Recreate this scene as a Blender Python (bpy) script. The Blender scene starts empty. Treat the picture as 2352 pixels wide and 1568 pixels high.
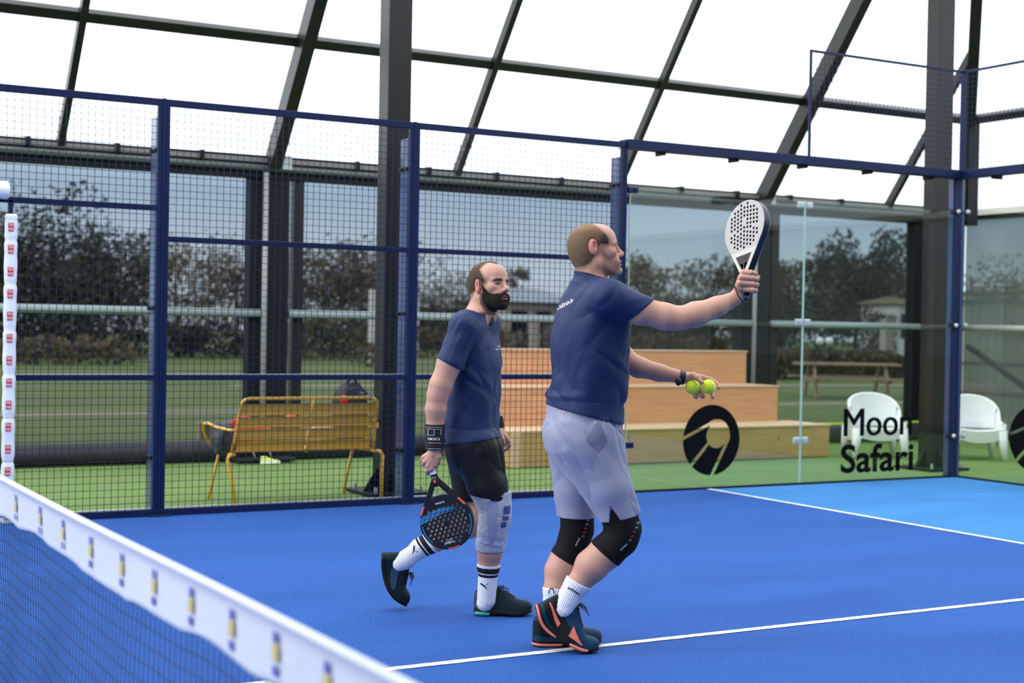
import bpy, bmesh, math, random
import numpy as np
from mathutils import Vector, Matrix, noise
from mathutils.bvhtree import BVHTree
S = bpy.context.scene
COL = S.collection
rnd = random.Random(7)
PI = math.pi
# ---------------------------------------------------------------- camera
CAMP = Vector((-1.0296, -10.4695, 1.4259))
YAW, PIT, ROL, FPX = 0.5166, -0.0113, 0.0183, 3374.26
_fw = Vector((math.sin(YAW)*math.cos(PIT), math.cos(YAW)*math.cos(PIT), math.sin(PIT)))
_r = Vector((math.cos(YAW), -math.sin(YAW), 0)); _u = _r.cross(_fw)
CR = _r*math.cos(ROL) + _u*math.sin(ROL); CU = -_r*math.sin(ROL) + _u*math.cos(ROL)
cam_data = bpy.data.cameras.new('camera'); cam = bpy.data.objects.new('camera', cam_data); COL.objects.link(cam)
cam.matrix_world = Matrix(((CR.x, CU.x, -_fw.x, CAMP.x), (CR.y, CU.y, -_fw.y, CAMP.y), (CR.z, CU.z, -_fw.z, CAMP.z), (0, 0, 0, 1)))
cam_data.sensor_width = 36; cam_data.lens = FPX/2352*36
cam_data.clip_start = .05; cam_data.clip_end = 500
cam_data.dof.use_dof = True; cam_data.dof.focus_distance = 7.35; cam_data.dof.aperture_fstop = 2.4
S.camera = cam
# ---------------------------------------------------------------- sky, sun, exposure
S.view_settings.view_transform = 'Standard'; S.view_settings.look = 'None'
S.view_settings.gamma = 1; S.view_settings.use_curve_mapping = False
S.view_settings.exposure = 0.22
W = bpy.data.worlds.new('sky'); S.world = W; W.use_nodes = True
nt = W.node_tree; nt.nodes.clear()
_o = nt.nodes.new('ShaderNodeOutputWorld'); _b = nt.nodes.new('ShaderNodeBackground')
_g = nt.nodes.new('ShaderNodeTexCoord'); _s = nt.nodes.new('ShaderNodeSeparateXYZ'); _c = nt.nodes.new('ShaderNodeValToRGB')
nt.links.new(_g.outputs['Generated'], _s.inputs[0]); nt.links.new(_s.outputs['Z'], _c.inputs[0])
_c.color_ramp.elements[0].position = 0.0; _c.color_ramp.elements[0].color = (.46, .52, .56, 1)
_c.color_ramp.elements[1].position = 1.0; _c.color_ramp.elements[1].color = (.86, .93, 1.0, 1)
for p_, c_ in ((.03, (.50, .56, .60, 1)), (.085, (.35, .44, .54, 1)), (.16, (.75, .85, .95, 1)), (.3, (1, 1, 1, 1))):
    e = _c.color_ramp.elements.new(p_); e.color = c_
nt.links.new(_c.outputs[0], _b.inputs[0]); _b.inputs[1].default_value = 2.35
nt.links.new(_b.outputs[0], _o.inputs[0])
_sl = bpy.data.lights.new('sun', 'SUN'); sun = bpy.data.objects.new('sun', _sl); COL.objects.link(sun)
_sl.energy = 2.2; _sl.angle = math.radians(14); _sl.color = (1.0, .94, .86)
sun.rotation_euler = Vector((.86, -.30, -.62)).to_track_quat('-Z', 'Y').to_euler()
# ---------------------------------------------------------------- helpers
def tag(o, label=None, cat=None, group=None, kind=None):
    if label: o['label'] = label
    if cat: o['category'] = cat
    if group: o['group'] = group
    if kind: o['kind'] = kind
    return o
def empty(name, loc=(0, 0, 0), label=None, cat=None, group=None, kind=None, rz=0):
    o = bpy.data.objects.new(name, None); COL.objects.link(o); o.location = loc; o.rotation_euler = (0, 0, rz)
    o.empty_display_size = .1
    return tag(o, label, cat, group, kind)
def link(name, me, m, parent=None, smooth=False):
    o = bpy.data.objects.new(name, me); COL.objects.link(o)
    if m is not None:
        for x in (m if isinstance(m, (list, tuple)) else [m]): me.materials.append(x)
    if parent is not None:
        o.parent = parent
        bpy.context.view_layer.update()
        o.matrix_parent_inverse = PARENTINV(parent)
    if smooth: me.polygons.foreach_set('use_smooth', [True]*len(me.polygons))
    return o
def PARENTINV(p):
    # world matrix of the parent from its own channels (all parents are top level or parts without own transforms)
    m = Matrix.LocRotScale(p.location, p.rotation_euler, p.scale)
    if p.parent: m = Matrix.LocRotScale(p.parent.location, p.parent.rotation_euler, p.parent.scale) @ p.matrix_parent_inverse @ m
    return m.inverted()
class MB:
    """collects shapes given in world space; build() links them as ONE mesh object"""
    def __init__(s): s.v = []; s.f = []; s.mi = []
    def add(s, vs, fs, mi=0):
        n = len(s.v); s.v += [tuple(v) for v in vs]; s.f += [tuple(i+n for i in f) for f in fs]; s.mi += [mi]*len(fs); return s
    def box(s, x0, x1, y0, y1, z0, z1, mi=0):
        vs = [(x, y, z) for x in (x0, x1) for y in (y0, y1) for z in (z0, z1)]
        return s.add(vs, [(0, 1, 3, 2), (4, 6, 7, 5), (0, 4, 5, 1), (2, 3, 7, 6), (0, 2, 6, 4), (1, 5, 7, 3)], mi)
    def bbox(s, x0, x1, y0, y1, z0, z1, b=.004, mi=0):
        """box with chamfered edges"""
        bm = bmesh.new(); bmesh.ops.create_cube(bm, size=1)
        for v in bm.verts: v.co = Vector(((x0+x1)/2+v.co.x*(x1-x0), (y0+y1)/2+v.co.y*(y1-y0), (z0+z1)/2+v.co.z*(z1-z0)))
        bmesh.ops.bevel(bm, geom=bm.edges[:], offset=b, segments=2, affect='EDGES', profile=.5)
        bm.verts.index_update(); s.add([v.co for v in bm.verts], [[v.index for v in f.verts] for f in bm.faces], mi); bm.free(); return s
    def bar(s, a, b, w, h, up=(0, 0, 1), mi=0):
        """rectangular bar from a to b: w across, h along 'up'"""
        a = Vector(a); b = Vector(b); d = (b-a).normalized(); up = Vector(up)
        sx = d.cross(up)
        if sx.length < 1e-4: sx = d.cross(Vector((0, 1, 0)))
        sx.normalize(); sy = sx.cross(d).normalized()
        vs = []
        for p in (a, b):
            for i, j in ((-1, -1), (1, -1), (1, 1), (-1, 1)): vs.append(p+sx*(i*w/2)+sy*(j*h/2))
        return s.add(vs, [(3, 2, 1, 0), (4, 5, 6, 7), (0, 1, 5, 4), (1, 2, 6, 5), (2, 3, 7, 6), (3, 0, 4, 7)], mi)
    def tube(s, pts, r, n=10, cap=True, mi=0, flat=None):
        pts = [Vector(p) for p in pts]; N = len(pts)
        rs = r if isinstance(r, (list, tuple)) else [r]*N
        T = []
        for i in range(N):
            t = (pts[min(i+1, N-1)]-pts[max(i-1, 0)]); T.append(t.normalized())
        nrm = T[0].orthogonal().normalized() if flat is None else (Vector(flat)-T[0]*T[0].dot(Vector(flat))).normalized()
        rings = []; base = len(s.v); vs = []
        for i in range(N):
            nrm = (nrm-T[i]*nrm.dot(T[i])).normalized(); bn = T[i].cross(nrm)
            for k in range(n):
                a = 2*PI*k/n; vs.append(pts[i]+(nrm*math.cos(a)+bn*math.sin(a))*rs[i])
        fs = [(i*n+k, i*n+(k+1) % n, (i+1)*n+(k+1) % n, (i+1)*n+k) for i in range(N-1) for k in range(n)]
        if cap: fs += [tuple(reversed(range(n))), tuple(range((N-1)*n, N*n))]
        return s.add(vs, fs, mi)
    def sphere(s, c, r, n=12, mi=0, sc=(1, 1, 1)):
        vs = [Vector(c)+Vector((0, 0, -r*sc[2]))]; m = n//2
        for i in range(1, m):
            t = -PI/2+PI*i/m
            for k in range(n):
                a = 2*PI*k/n; vs.append(Vector(c)+Vector((r*sc[0]*math.cos(t)*math.cos(a), r*sc[1]*math.cos(t)*math.sin(a), r*sc[2]*math.sin(t))))
        vs.append(Vector(c)+Vector((0, 0, r*sc[2])))
        fs = [(0, 1+(k+1) % n, 1+k) for k in range(n)]
        for i in range(m-2): fs += [(1+i*n+k, 1+i*n+(k+1) % n, 1+(i+1)*n+(k+1) % n, 1+(i+1)*n+k) for k in range(n)]
        L = len(vs)-1; o = 1+(m-2)*n
        fs += [(o+k, o+(k+1) % n, L) for k in range(n)]
        return s.add(vs, fs, mi)
    def grid(s, fn, nu, nv, mi=0, closeu=False):
        vs = [fn(i/nu, j/nv) for i in range(nu+(0 if closeu else 1)) for j in range(nv+1)]
        M = nu if closeu else nu+1
        fs = [(i*(nv+1)+j, ((i+1) % M)*(nv+1)+j, ((i+1) % M)*(nv+1)+j+1, i*(nv+1)+j+1) for i in range(nu) for j in range(nv)]
        return s.add(vs, fs, mi)
    def build(s, name, m, parent=None, smooth=False):
        me = bpy.data.meshes.new(name); me.from_pydata(s.v, [], s.f); me.update()
        o = link(name, me, m, parent, smooth)
        if isinstance(m, (list, tuple)): me.polygons.foreach_set('material_index', s.mi)
        return o
def auto_smooth(o, ang=35):
    me = o.data; bm = bmesh.new(); bm.from_mesh(me); lim = math.radians(ang)
    for f in bm.faces: f.smooth = True
    for e in bm.edges:
        if len(e.link_faces) == 2 and e.calc_face_angle(0) > lim: e.smooth = False
    bm.to_mesh(me); bm.free(); return o
# ---------------------------------------------------------------- materials
MATS = {}
def mat(name, col, rough=.6, metal=0, noise_amt=0, nscale=20, bump=0, bscale=80, spec=.5, col2=None, sheen=0, detail=4, stretch=None, sss=0, coat=0, vcol=False):
    m = bpy.data.materials.new(name); m.use_nodes = True; n = m.node_tree.nodes; l = m.node_tree.links
    b = n['Principled BSDF']; b.inputs['Base Color'].default_value = (*col, 1); b.inputs['Roughness'].default_value = rough
    b.inputs['Metallic'].default_value = metal; b.inputs['Specular IOR Level'].default_value = spec
    if sheen: b.inputs['Sheen Weight'].default_value = sheen
    if coat: b.inputs['Coat Weight'].default_value = coat
    if sss: b.inputs['Subsurface Weight'].default_value = sss; b.inputs['Subsurface Radius'].default_value = (.02, .008, .004); b.inputs['Subsurface Scale'].default_value = .4
    tc = n.new('ShaderNodeTexCoord'); src = tc.outputs['Object']
    if stretch:
        mp = n.new('ShaderNodeMapping'); mp.inputs['Scale'].default_value = stretch; l.new(src, mp.inputs[0]); src = mp.outputs[0]
    if vcol:
        a = n.new('ShaderNodeAttribute'); a.attribute_name = 'Col'; l.new(a.outputs['Color'], b.inputs['Base Color'])
    elif noise_amt or col2:
        t = n.new('ShaderNodeTexNoise'); t.inputs['Scale'].default_value = nscale; t.inputs['Detail'].default_value = detail; l.new(src, t.inputs['Vector'])
        r = n.new('ShaderNodeValToRGB'); r.color_ramp.elements[0].position = .3; r.color_ramp.elements[1].position = .7
        c2 = col2 if col2 else tuple(min(1, c*(1+noise_amt)) for c in col)
        c1 = col if col2 else tuple(c*(1-noise_amt) for c in col)
        r.color_ramp.elements[0].color = (*c1, 1); r.color_ramp.elements[1].color = (*c2, 1)
        l.new(t.outputs['Fac'], r.inputs[0]); l.new(r.outputs[0], b.inputs['Base Color'])
    if bump:
        t2 = n.new('ShaderNodeTexNoise'); t2.inputs['Scale'].default_value = bscale; t2.inputs['Detail'].default_value = 3; l.new(src, t2.inputs['Vector'])
        bp = n.new('ShaderNodeBump'); bp.inputs['Strength'].default_value = bump; bp.inputs['Distance'].default_value = .01
        l.new(t2.outputs['Fac'], bp.inputs['Height']); l.new(bp.outputs[0], b.inputs['Normal'])
    MATS[name] = m; return m
def tinted(name, tint, gloss=.05, rough=.05, diff=None, dw=0.0):
    m = bpy.data.materials.new(name); m.use_nodes = True; n = m.node_tree.nodes; l = m.node_tree.links; n.clear()
    o = n.new('ShaderNodeOutputMaterial'); t = n.new('ShaderNodeBsdfTransparent'); t.inputs[0].default_value = (*tint, 1)
    last = t.outputs[0]
    if diff:
        d = n.new('ShaderNodeBsdfDiffuse'); d.inputs[0].default_value = (*diff, 1); x = n.new('ShaderNodeMixShader'); x.inputs[0].default_value = dw
        l.new(last, x.inputs[1]); l.new(d.outputs[0], x.inputs[2]); last = x.outputs[0]
    if gloss:
        g = n.new('ShaderNodeBsdfGlossy'); g.inputs['Roughness'].default_value = rough; fr = n.new('ShaderNodeFresnel'); fr.inputs[0].default_value = 1.0+gloss
        # the pane is a slab with two faces: the same mirror share (Schlick) on both
        lw = n.new('ShaderNodeLayerWeight'); lw.inputs[0].default_value = .5
        mu = n.new('ShaderNodeMath'); mu.operation = 'POWER'; mu.inputs[1].default_value = 5; l.new(lw.outputs['Facing'], mu.inputs[0])
        cl = n.new('ShaderNodeMath'); cl.operation = 'MULTIPLY_ADD'; cl.inputs[1].default_value = .9; cl.inputs[2].default_value = gloss; l.new(mu.outputs[0], cl.inputs[0])
        n.remove(fr)
        x = n.new('ShaderNodeMixShader'); l.new(cl.outputs[0], x.inputs[0]); l.new(last, x.inputs[1]); l.new(g.outputs[0], x.inputs[2]); last = x.outputs[0]
    l.new(last, o.inputs[0]); MATS[name] = m; return m
M_NAVY = mat('navy_powder_coat', (.005, .013, .062), rough=.42, spec=.25, noise_amt=.08, nscale=6)
M_WIRE = mat('navy_wire', (.008, .016, .055), rough=.5, spec=.3)
M_GALV = mat('galvanised_steel', (.60, .64, .66), rough=.35, metal=.5, noise_amt=.12, nscale=30)
M_STEEL = mat('dark_steel', (.012, .012, .012), rough=.36, noise_amt=.1, nscale=5, spec=.35)
M_BLACKM = mat('black_frame', (.008, .009, .012), rough=.5, spec=.2)
M_ALU = mat('light_rafter_steel', (.22, .21, .19), rough=.4)
M_RAIL = mat('pale_rail_paint', (.30, .37, .39), rough=.4)
M_WHITEPL = mat('white_plastic', (.86, .87, .88), rough=.28, coat=.3)
M_YELLOW = mat('yellow_lacquer', (.80, .43, .035), rough=.35, coat=.3)
M_BLACK = mat('black_plastic', (.011, .011, .012), rough=.5)
M_RUBBER = mat('black_rubber', (.02, .021, .024), rough=.65, noise_amt=.3, nscale=9)
M_DECAL = mat('black_vinyl', (.003, .003, .004), rough=.4, spec=.1)
M_WHITEP = mat('white_print', (.82, .83, .86), rough=.5)
M_RED = mat('red_print', (.62, .04, .06), rough=.5)
M_GLASS = tinted('clear_glass', (.885, .925, .91), gloss=.045, rough=.01)
M_GEDGE = mat('glass_edge', (.42, .62, .56), rough=.15)
M_SCREEN = tinted('tinted_screen', (.60, .62, .64), gloss=.0, diff=(.03, .032, .035), dw=.02)
M_DARKW = mat('dark_fill_blocker', (.03, .032, .036), rough=.7)  # for unseen opaque surfaces that hold back light behind the camera
M_SCREEN2 = tinted('pale_screen', (.50, .53, .54), gloss=.0, diff=(.40, .42, .42), dw=.22)
# ================================================================ SETTING
# court carpet: deep blue inside, paler blue behind the service line
def turf_mat(name, c1, c2, fleck=None, nsc=55):
    m = bpy.data.materials.new(name); m.use_nodes = True; n = m.node_tree.nodes; l = m.node_tree.links; b = n['Principled BSDF']
    b.inputs['Roughness'].default_value = .85; b.inputs['Specular IOR Level'].default_value = .25
    tc = n.new('ShaderNodeTexCoord')
    t = n.new('ShaderNodeTexNoise'); t.inputs['Scale'].default_value = nsc*2.4; t.inputs['Detail'].default_value = 3; t.inputs['Roughness'].default_value = .6; l.new(tc.outputs['Object'], t.inputs[0])
    r = n.new('ShaderNodeValToRGB'); r.color_ramp.elements[0].position = .36; r.color_ramp.elements[1].position = .64
    r.color_ramp.elements[0].color = (*c1, 1); r.color_ramp.elements[1].color = (*c2, 1); l.new(t.outputs['Fac'], r.inputs[0])
    big = n.new('ShaderNodeTexNoise'); big.inputs['Scale'].default_value = .9; big.inputs['Detail'].default_value = 4
    mp = n.new('ShaderNodeMapping'); mp.inputs['Scale'].default_value = (.6, 2.2, 1); l.new(tc.outputs['Object'], mp.inputs[0]); l.new(mp.outputs[0], big.inputs[0])
    r2 = n.new('ShaderNodeMapRange'); r2.inputs[1].default_value = .3; r2.inputs[2].default_value = .7; r2.inputs[3].default_value = .90; r2.inputs[4].default_value = 1.10; l.new(big.outputs['Fac'], r2.inputs[0])
    mx = n.new('ShaderNodeVectorMath'); mx.operation = 'SCALE'; l.new(r.outputs[0], mx.inputs[0]); l.new(r2.outputs[0], mx.inputs['Scale'])
    last = mx.outputs[0]
    if fleck:
        w = n.new('ShaderNodeTexWhiteNoise') if False else n.new('ShaderNodeTexVoronoi'); w.inputs['Scale'].default_value = 9; w.feature = 'F1'; l.new(tc.outputs['Object'], w.inputs['Vector'])
        lt = n.new('ShaderNodeMath'); lt.operation = 'LESS_THAN'; lt.inputs[1].default_value = .022; l.new(w.outputs['Distance'], lt.inputs[0])
        mm = n.new('ShaderNodeMixRGB'); l.new(lt.outputs[0], mm.inputs[0]); l.new(last, mm.inputs[1]); mm.inputs[2].default_value = (*fleck, 1); last = mm.outputs[0]
    l.new(last, b.inputs['Base Color'])
    t2 = n.new('ShaderNodeTexNoise'); t2.inputs['Scale'].default_value = 170; t2.inputs['Detail'].default_value = 2; l.new(tc.outputs['Object'], t2.inputs[0])
    bp = n.new('ShaderNodeBump'); bp.inputs['Strength'].default_value = .55; bp.inputs['Distance'].default_value = .012; l.new(t2.outputs['Fac'], bp.inputs['Height']); l.new(bp.outputs[0], b.inputs['Normal'])
    return m
M_COURT = turf_mat('blue_court_turf', (.006, .052, .245), (.028, .122, .445), fleck=(.16, .30, .66))
M_COURT2 = turf_mat('pale_blue_court_turf', (.030, .18, .48), (.06, .25, .60))
M_TURF = turf_mat('green_surround_turf', (.12, .21, .05), (.19, .29, .085))
M_LINE = turf_mat('white_line_turf', (.72, .75, .76), (.86, .88, .88))
m = MB(); m.box(-10, 6.95, -10, 0, -.05, 0, 0); m.box(6.95, 10, -10, 0, -.05, 0, 1)
floor = m.build('floor', [M_COURT, M_COURT2]); tag(floor, kind='structure')
def line(x0, x1, y0, y1):
    # slightly ragged edges like a painted strip in carpet
    m = MB(); lx = x1-x0; ly = y1-y0; n = int(max(lx, ly)/.03)
    vs = []
    for i in range(n+1):
        t = i/n
        for s in (0, 1):
            j = rnd.uniform(-.0022, .0022)
            if lx > ly: vs.append((x0+lx*t, (y0, y1)[s]+j, .003))
            else: vs.append(((x0, x1)[s]+j, y0+ly*t, .003))
    m.add(vs, [(2*i, 2*i+1, 2*i+3, 2*i+2) if lx <= ly else (2*i, 2*i+2, 2*i+3, 2*i+1) for i in range(n)])
    return m.build('line_marking', M_LINE, floor)
line(-9.9, 6.925, -5.015, -4.965); line(6.925, 6.975, -9.99, -.01); line(-6.975, -6.925, -9.99, -.01)
m = MB(); m.box(-14.4, 14.4, .0, 4.1, -.06, -.004); m.box(10, 14.4, -14.1, 0, -.06, -.004); m.box(-14.4, 10, -14.1, -10, -.06, -.004)
tag(m.build('floor', M_TURF), kind='structure')
# ---- hall: screens, posts, eaves, steep translucent roof
EY, EZ, EX, SL = 4.1, 3.12, 14.4, 1.29
M_ROOFP = tinted('roof_sheet', (.93, .94, .95), gloss=0, diff=None)
m_ = M_ROOFP.node_tree; n = m_.nodes; l = m_.links
_out = [x for x in n if x.type == 'OUTPUT_MATERIAL'][0]; _t = [x for x in n if x.type == 'BSDF_TRANSPARENT'][0]
_tr = n.new('ShaderNodeBsdfTranslucent'); _tr.inputs[0].default_value = (.95, .96, .97, 1); _mx = n.new('ShaderNodeMixShader'); _mx.inputs[0].default_value = .45
l.new(_t.outputs[0], _mx.inputs[1]); l.new(_tr.outputs[0], _mx.inputs[2]); l.new(_mx.outputs[0], _out.inputs[0])
ceiling = empty('ceiling', (0, EY, EZ), kind='structure')
KN = 2.6                                  # run of the steep slope
kz = EZ+KN*SL; RY = -5.0; rz = kz+.32*(EY-KN-RY)
prof = [(EY, EZ), (EY-KN, kz), (RY, rz), (-14.1+KN, kz), (-14.1, EZ)]
m = MB()
m2 = MB()
for (y0, z0), (y1, z1) in zip(prof[:-1], prof[1:]):
    e0 = EX-(min(EY-y0, y0+14.1) if True else 0); e1 = EX-min(EY-y1, y1+14.1, KN+.0) if z1 > EZ else EX
    e0 = EX-min(EY-y0, y0+14.1, KN); e1 = EX-min(EY-y1, y1+14.1, KN)
    (m if y0 > RY or y1 > -13 else m2).add([(-EX, y0, z0), (e0, y0, z0), (e1, y1, z1), (-EX, y1, z1)], [(0, 1, 2, 3)])
m2.build('roof_sheet', M_DARKW, ceiling)  # unseen near slope, made dark and opaque to block fill light
m.add([(EX, EY, EZ), (EX, -14.1, EZ), (EX-KN, -14.1+KN, kz), (EX-KN, EY-KN, kz)], [(0, 1, 2, 3)])
m.add([(EX-KN, EY-KN, kz), (EX-KN, -14.1+KN, kz), (EX-KN, RY, rz)], [(0, 1, 2)])
m.build('roof_sheet', M_ROOFP, ceiling)
def rafter(x, big):
    w, h = (.13, .20) if big else (.07, .10)
    for side in (1, -1):
        p = [(x, EY, EZ), (x, EY-KN, kz), (x, RY, rz)] if side == 1 else [(x, -14.1, EZ), (x, -14.1+KN, kz), (x, RY, rz)]
        m = MB()
        for a, b in zip(p[:-1], p[1:]):
            a = Vector(a); b = Vector(b); d = (b-a).normalized(); nn = Vector((1, 0, 0)).cross(d)
            if nn.z > 0: nn = -nn
            m.bar(a+nn*(h/2+.015), b+nn*(h/2+.015), w, h, up=nn)
        m.build('rafter', M_STEEL, ceiling)
rx = [2.16+2.153*i for i in range(-7, 6)]
for i, x in enumerate(rx):
    k = i-7
    if x < EX-KN: rafter(x, (k-1) % 3 == 0)
for x, zc in ((12.93, 0),):
    t = EX-x; m = MB(); m.bar((x, EY, EZ-.07), (x, EY-t, EZ+t*SL-.07), .07, .1, up=(0, SL, 1)); m.build('rafter', M_STEEL, ceiling)
m = MB(); m.bar((EX, EY, EZ-.1), (EX-KN, EY-KN, kz-.1), .14, .18); m.build('hip_rafter', M_STEEL, ceiling)
for y in (-.2, -2.4, -4.6):
    t = 2.6; m = MB(); m.bar((EX, y, EZ-.07), (EX-t, y, EZ+t*SL-.07), .07, .1, up=(SL, 0, 1)); m.build('rafter', M_STEEL, ceiling)
for t in (.87, 2.6):
    y, z, xe = EY-t, EZ+t*SL, EX-t
    m = MB(); m.bar((-EX, y, z-.05), (xe, y, z-.05), .10, .10, up=(0, SL, 1)); m.build('purlin', M_STEEL, ceiling)
    m = MB(); m.bar((xe, y, z-.05), (xe, -14.1+t, z-.05), .10, .10, up=(SL, 0, 1)); m.build('purlin', M_STEEL, ceiling)
for y in (-.9, -5):
    z = kz+.32*(EY-KN-y); m = MB(); m.bar((-EX, y, z-.06), (EX-KN, y, z-.06), .09, .12); m.build('purlin', M_STEEL, ceiling)
m = MB(); m.bar((EX-.87, EY-.95, EZ+.87*SL), (EX-.87, EY-.95, EZ-.3), .09, .09); m.build('hanger_post', M_BLACKM, ceiling)
# back wall of tinted screens
wb = empty('wall_back', (0, EY, 0), kind='structure')
def wpart(name, m_, *boxes, smooth=False, parent=wb):
    m = MB()
    for b in boxes: m.box(*b)
    return m.build(name, m_, parent)
wpart('gutter', M_BLACKM, (-EX, EX, EY-.06, EY+.14, 2.90, 3.03))
wpart('eaves_trim', M_ALU, (-EX, EX, EY-.10, EY-.05, 3.055, 3.10))
wpart('flashing', M_BLACKM, (-EX, EX, EY-.085, EY+.14, 3.03, 3.055), (-EX, EX, EY-.04, EY+.14, 3.10, 3.13))
m = MB(); m.tube([(-EX, EY-.10, 2.995), (EX, EY-.10, 2.995)], .032, 12); m.build('roller_tube', mat('pale_green_tube', (.09, .11, .10), rough=.5), wb, True)
for x in [-14.3+.85*i for i in range(34)]: wpart('bracket', M_BLACKM, (x-.02, x+.02, EY-.14, EY-.02, 3.05, 3.135))
wpart('sill', M_RUBBER, (-EX, EX, EY-.02, EY+.12, 0, .10))
majors = [-8.44, -2.02, 4.36, 10.78]
ends = [-EX]+majors+[EX]
for i in range(len(ends)-1):
    a = ends[i]+(.0 if i == 0 else .27); b = ends[i+1]-(.27 if i < 4 else .75)
    wpart('screen_panel', M_SCREEN, (a-.05, b+.05, EY+.035, EY+.04, .10, 2.93))
for x in majors:
    wpart('wall_post', M_BLACKM, (x-.26, x-.13, EY-.02, EY+.14, 0, 2.92))
    wpart('wall_post', M_BLACKM, (x-.08, x+.16, EY-.05, EY+.17, 0, 3.1))
    m = MB(); m.tube([(x-.13, EY-.12, 0), (x-.13, EY-.12, 2.95)], .027, 12); m.build('downpipe', MATS.get('grey_pipe') or mat('grey_pipe', (.30, .31, .31), rough=.4), wb, True)
    wpart('end_box', mat('pale_box', (.5, .55, .55), rough=.5), (x-.0, x+.13, EY-.17, EY-.04, 2.99, 3.13))
    wpart('guide_rail', M_STEEL, (x+.22, x+.33, EY-.02, EY+.1, 0, 2.92))
wpart('wall_post', M_BLACKM, (EX-.95, EX-.02, EY-.02, EY+.14, 0, 3.1))
for i in range(5):
    a, b = ends[i]+.16, ends[i+1]-.16
    if i == 4: b = 13.5
    m = MB(); m.tube([(a, EY-.09, 1.50), (b, EY-.09, 1.50)], .042, 14)
    m.build('guard_rail', M_RAIL, wb, True)
# right wall
wr = empty('wall_right', (EX, 0, 0), kind='structure')
wpart('eaves_trim', mat('cream_trim', (.72, .68, .60), rough=.4), (EX-.10, EX-.02, -14.1, EY-.25, 3.03, 3.11), parent=wr)
wpart('gutter', M_STEEL, (EX-.04, EX+.1, -14.1, EY, 2.98, 3.12), parent=wr)
wpart('screen_panel', M_SCREEN2, (EX+.03, EX+.035, -14.1, EY, .1, 3.0), parent=wr)
m = MB(); m.tube([(EX-.09, -14.1, 1.5), (EX-.09, EY-.1, 1.5)], .04, 14); m.build('guard_rail', mat('cream_rail', (.78, .76, .70), rough=.4), wr, True)
wpart('sill', M_RUBBER, (EX, EX+.1, -14.1, EY, 0, .10), parent=wr)
m = MB(); m.bar((EX+.1, EY, 1.25), (EX+.1, EY-2.6, -.1), .05, .07); m.build('diagonal_brace', M_BLACKM, wr)
for y in (-.6, -5, -9.6): wpart('wall_post', M_BLACKM, (EX-.06, EX+.12, y-.12, y+.12, 0, 3.1), parent=wr)
# far side, behind the camera: unseen wall, made opaque and dark to cut fill light
wf = empty('wall_front', (0, -14.1, 0), kind='structure')
wpart('fill_blocker', M_DARKW, (-EX, EX, -14.30, -14.2, 0, 3.1), parent=wf); wpart('timber_wainscot', mat('brown_timber', (.20, .09, .045), rough=.6), (-EX, EX, -14.2, -14.12, 0, 1.1), parent=wf)
wpart('gutter', M_BLACKM, (-EX, EX, -14.2, -14.05, 2.9, 3.1), parent=wf)
for x in majors: wpart('wall_post', M_BLACKM, (x-.2, x+.2, -14.2, -14.0, 0, 3.1), parent=wf)
# round cover tube lying along the wall foot
m = MB(); m.tube([(-EX+.2, 3.82, .110), (13.4, 3.82, .110)], .107, 18)
tag(auto_smooth(m.build('cover_roll', M_RUBBER)), 'long black rubber roll lying along the foot of the tinted wall', 'roll')
m = MB(); m.box(10.2, 14.2, 3.66, 3.69, .0, .262)
tag(m.build('edge_strip', mat('lime_tape', (.62, .85, .06), rough=.5)), 'thin lime yellow strip behind the white armchairs', 'strip')
bpy.data.objects['edge_strip'].data.vertices[0].co.z = .24
for v in bpy.data.objects['edge_strip'].data.vertices:
    if v.co.z < .1: v.co.z = .24
    v.co.z -= 0
# big steel columns
def column(x, y, z1, lab):
    o = empty('steel_column', (x, y, 0), lab, 'column', 'steel columns outside the court')
    m = MB(); w, dd = .15, .19
    m.bbox(x-w/2-.03, x+w/2+.03, y-dd/2, y-dd/2+.02, .02, z1, .003); m.bbox(x-w/2-.03, x+w/2+.03, y+dd/2-.02, y+dd/2, .02, z1, .003); m.box(x-w/2-.03, x-w/2-.01, y-dd/2+.02, y+dd/2-.02, .02, z1); m.box(x+w/2+.01, x+w/2+.03, y-dd/2+.02, y+dd/2-.02, .02, z1)
    m.build('shaft', M_STEEL, o)
    m = MB(); m.bbox(x-.27, x+.27, y-.27, y+.27, .0, .025, .004); m.build('base_plate', M_BLACKM, o)
    for sx, sy in ((1, 0), (-1, 0), (0, 1), (0, -1)):
        m = MB(); px, py = -sy*.01, sx*.01
        a = Vector((x+sx*.10, y+sy*.09, .025)); b = Vector((x+sx*.23, y+sy*.23, .025)); c = a+Vector((0, 0, .20))
        pp = Vector((px, py, 0))
        m.add([a-pp, b-pp, c-pp, a+pp, b+pp, c+pp], [(0, 1, 2), (5, 4, 3), (0, 3, 4, 1), (1, 4, 5, 2), (2, 5, 3, 0)]); m.build('gusset', M_BLACKM, o)
    for sx in (-1, 1):
        for sy in (-1, 1):
            m = MB(); m.tube([(x+sx*.21, y+sy*.21, .02), (x+sx*.21, y+sy*.21, .075)], .014, 6); m.build('anchor_bolt', M_GALV, o)
    return o
column(4.16, .72, kz+.32*(EY-KN-.72)-.1, 'tall dark steel column standing just behind the yellow bench')
column(10.41, .72, kz+.32*(EY-KN-.72)-.1, 'tall dark steel column behind the glass between the two white armchairs')
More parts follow.
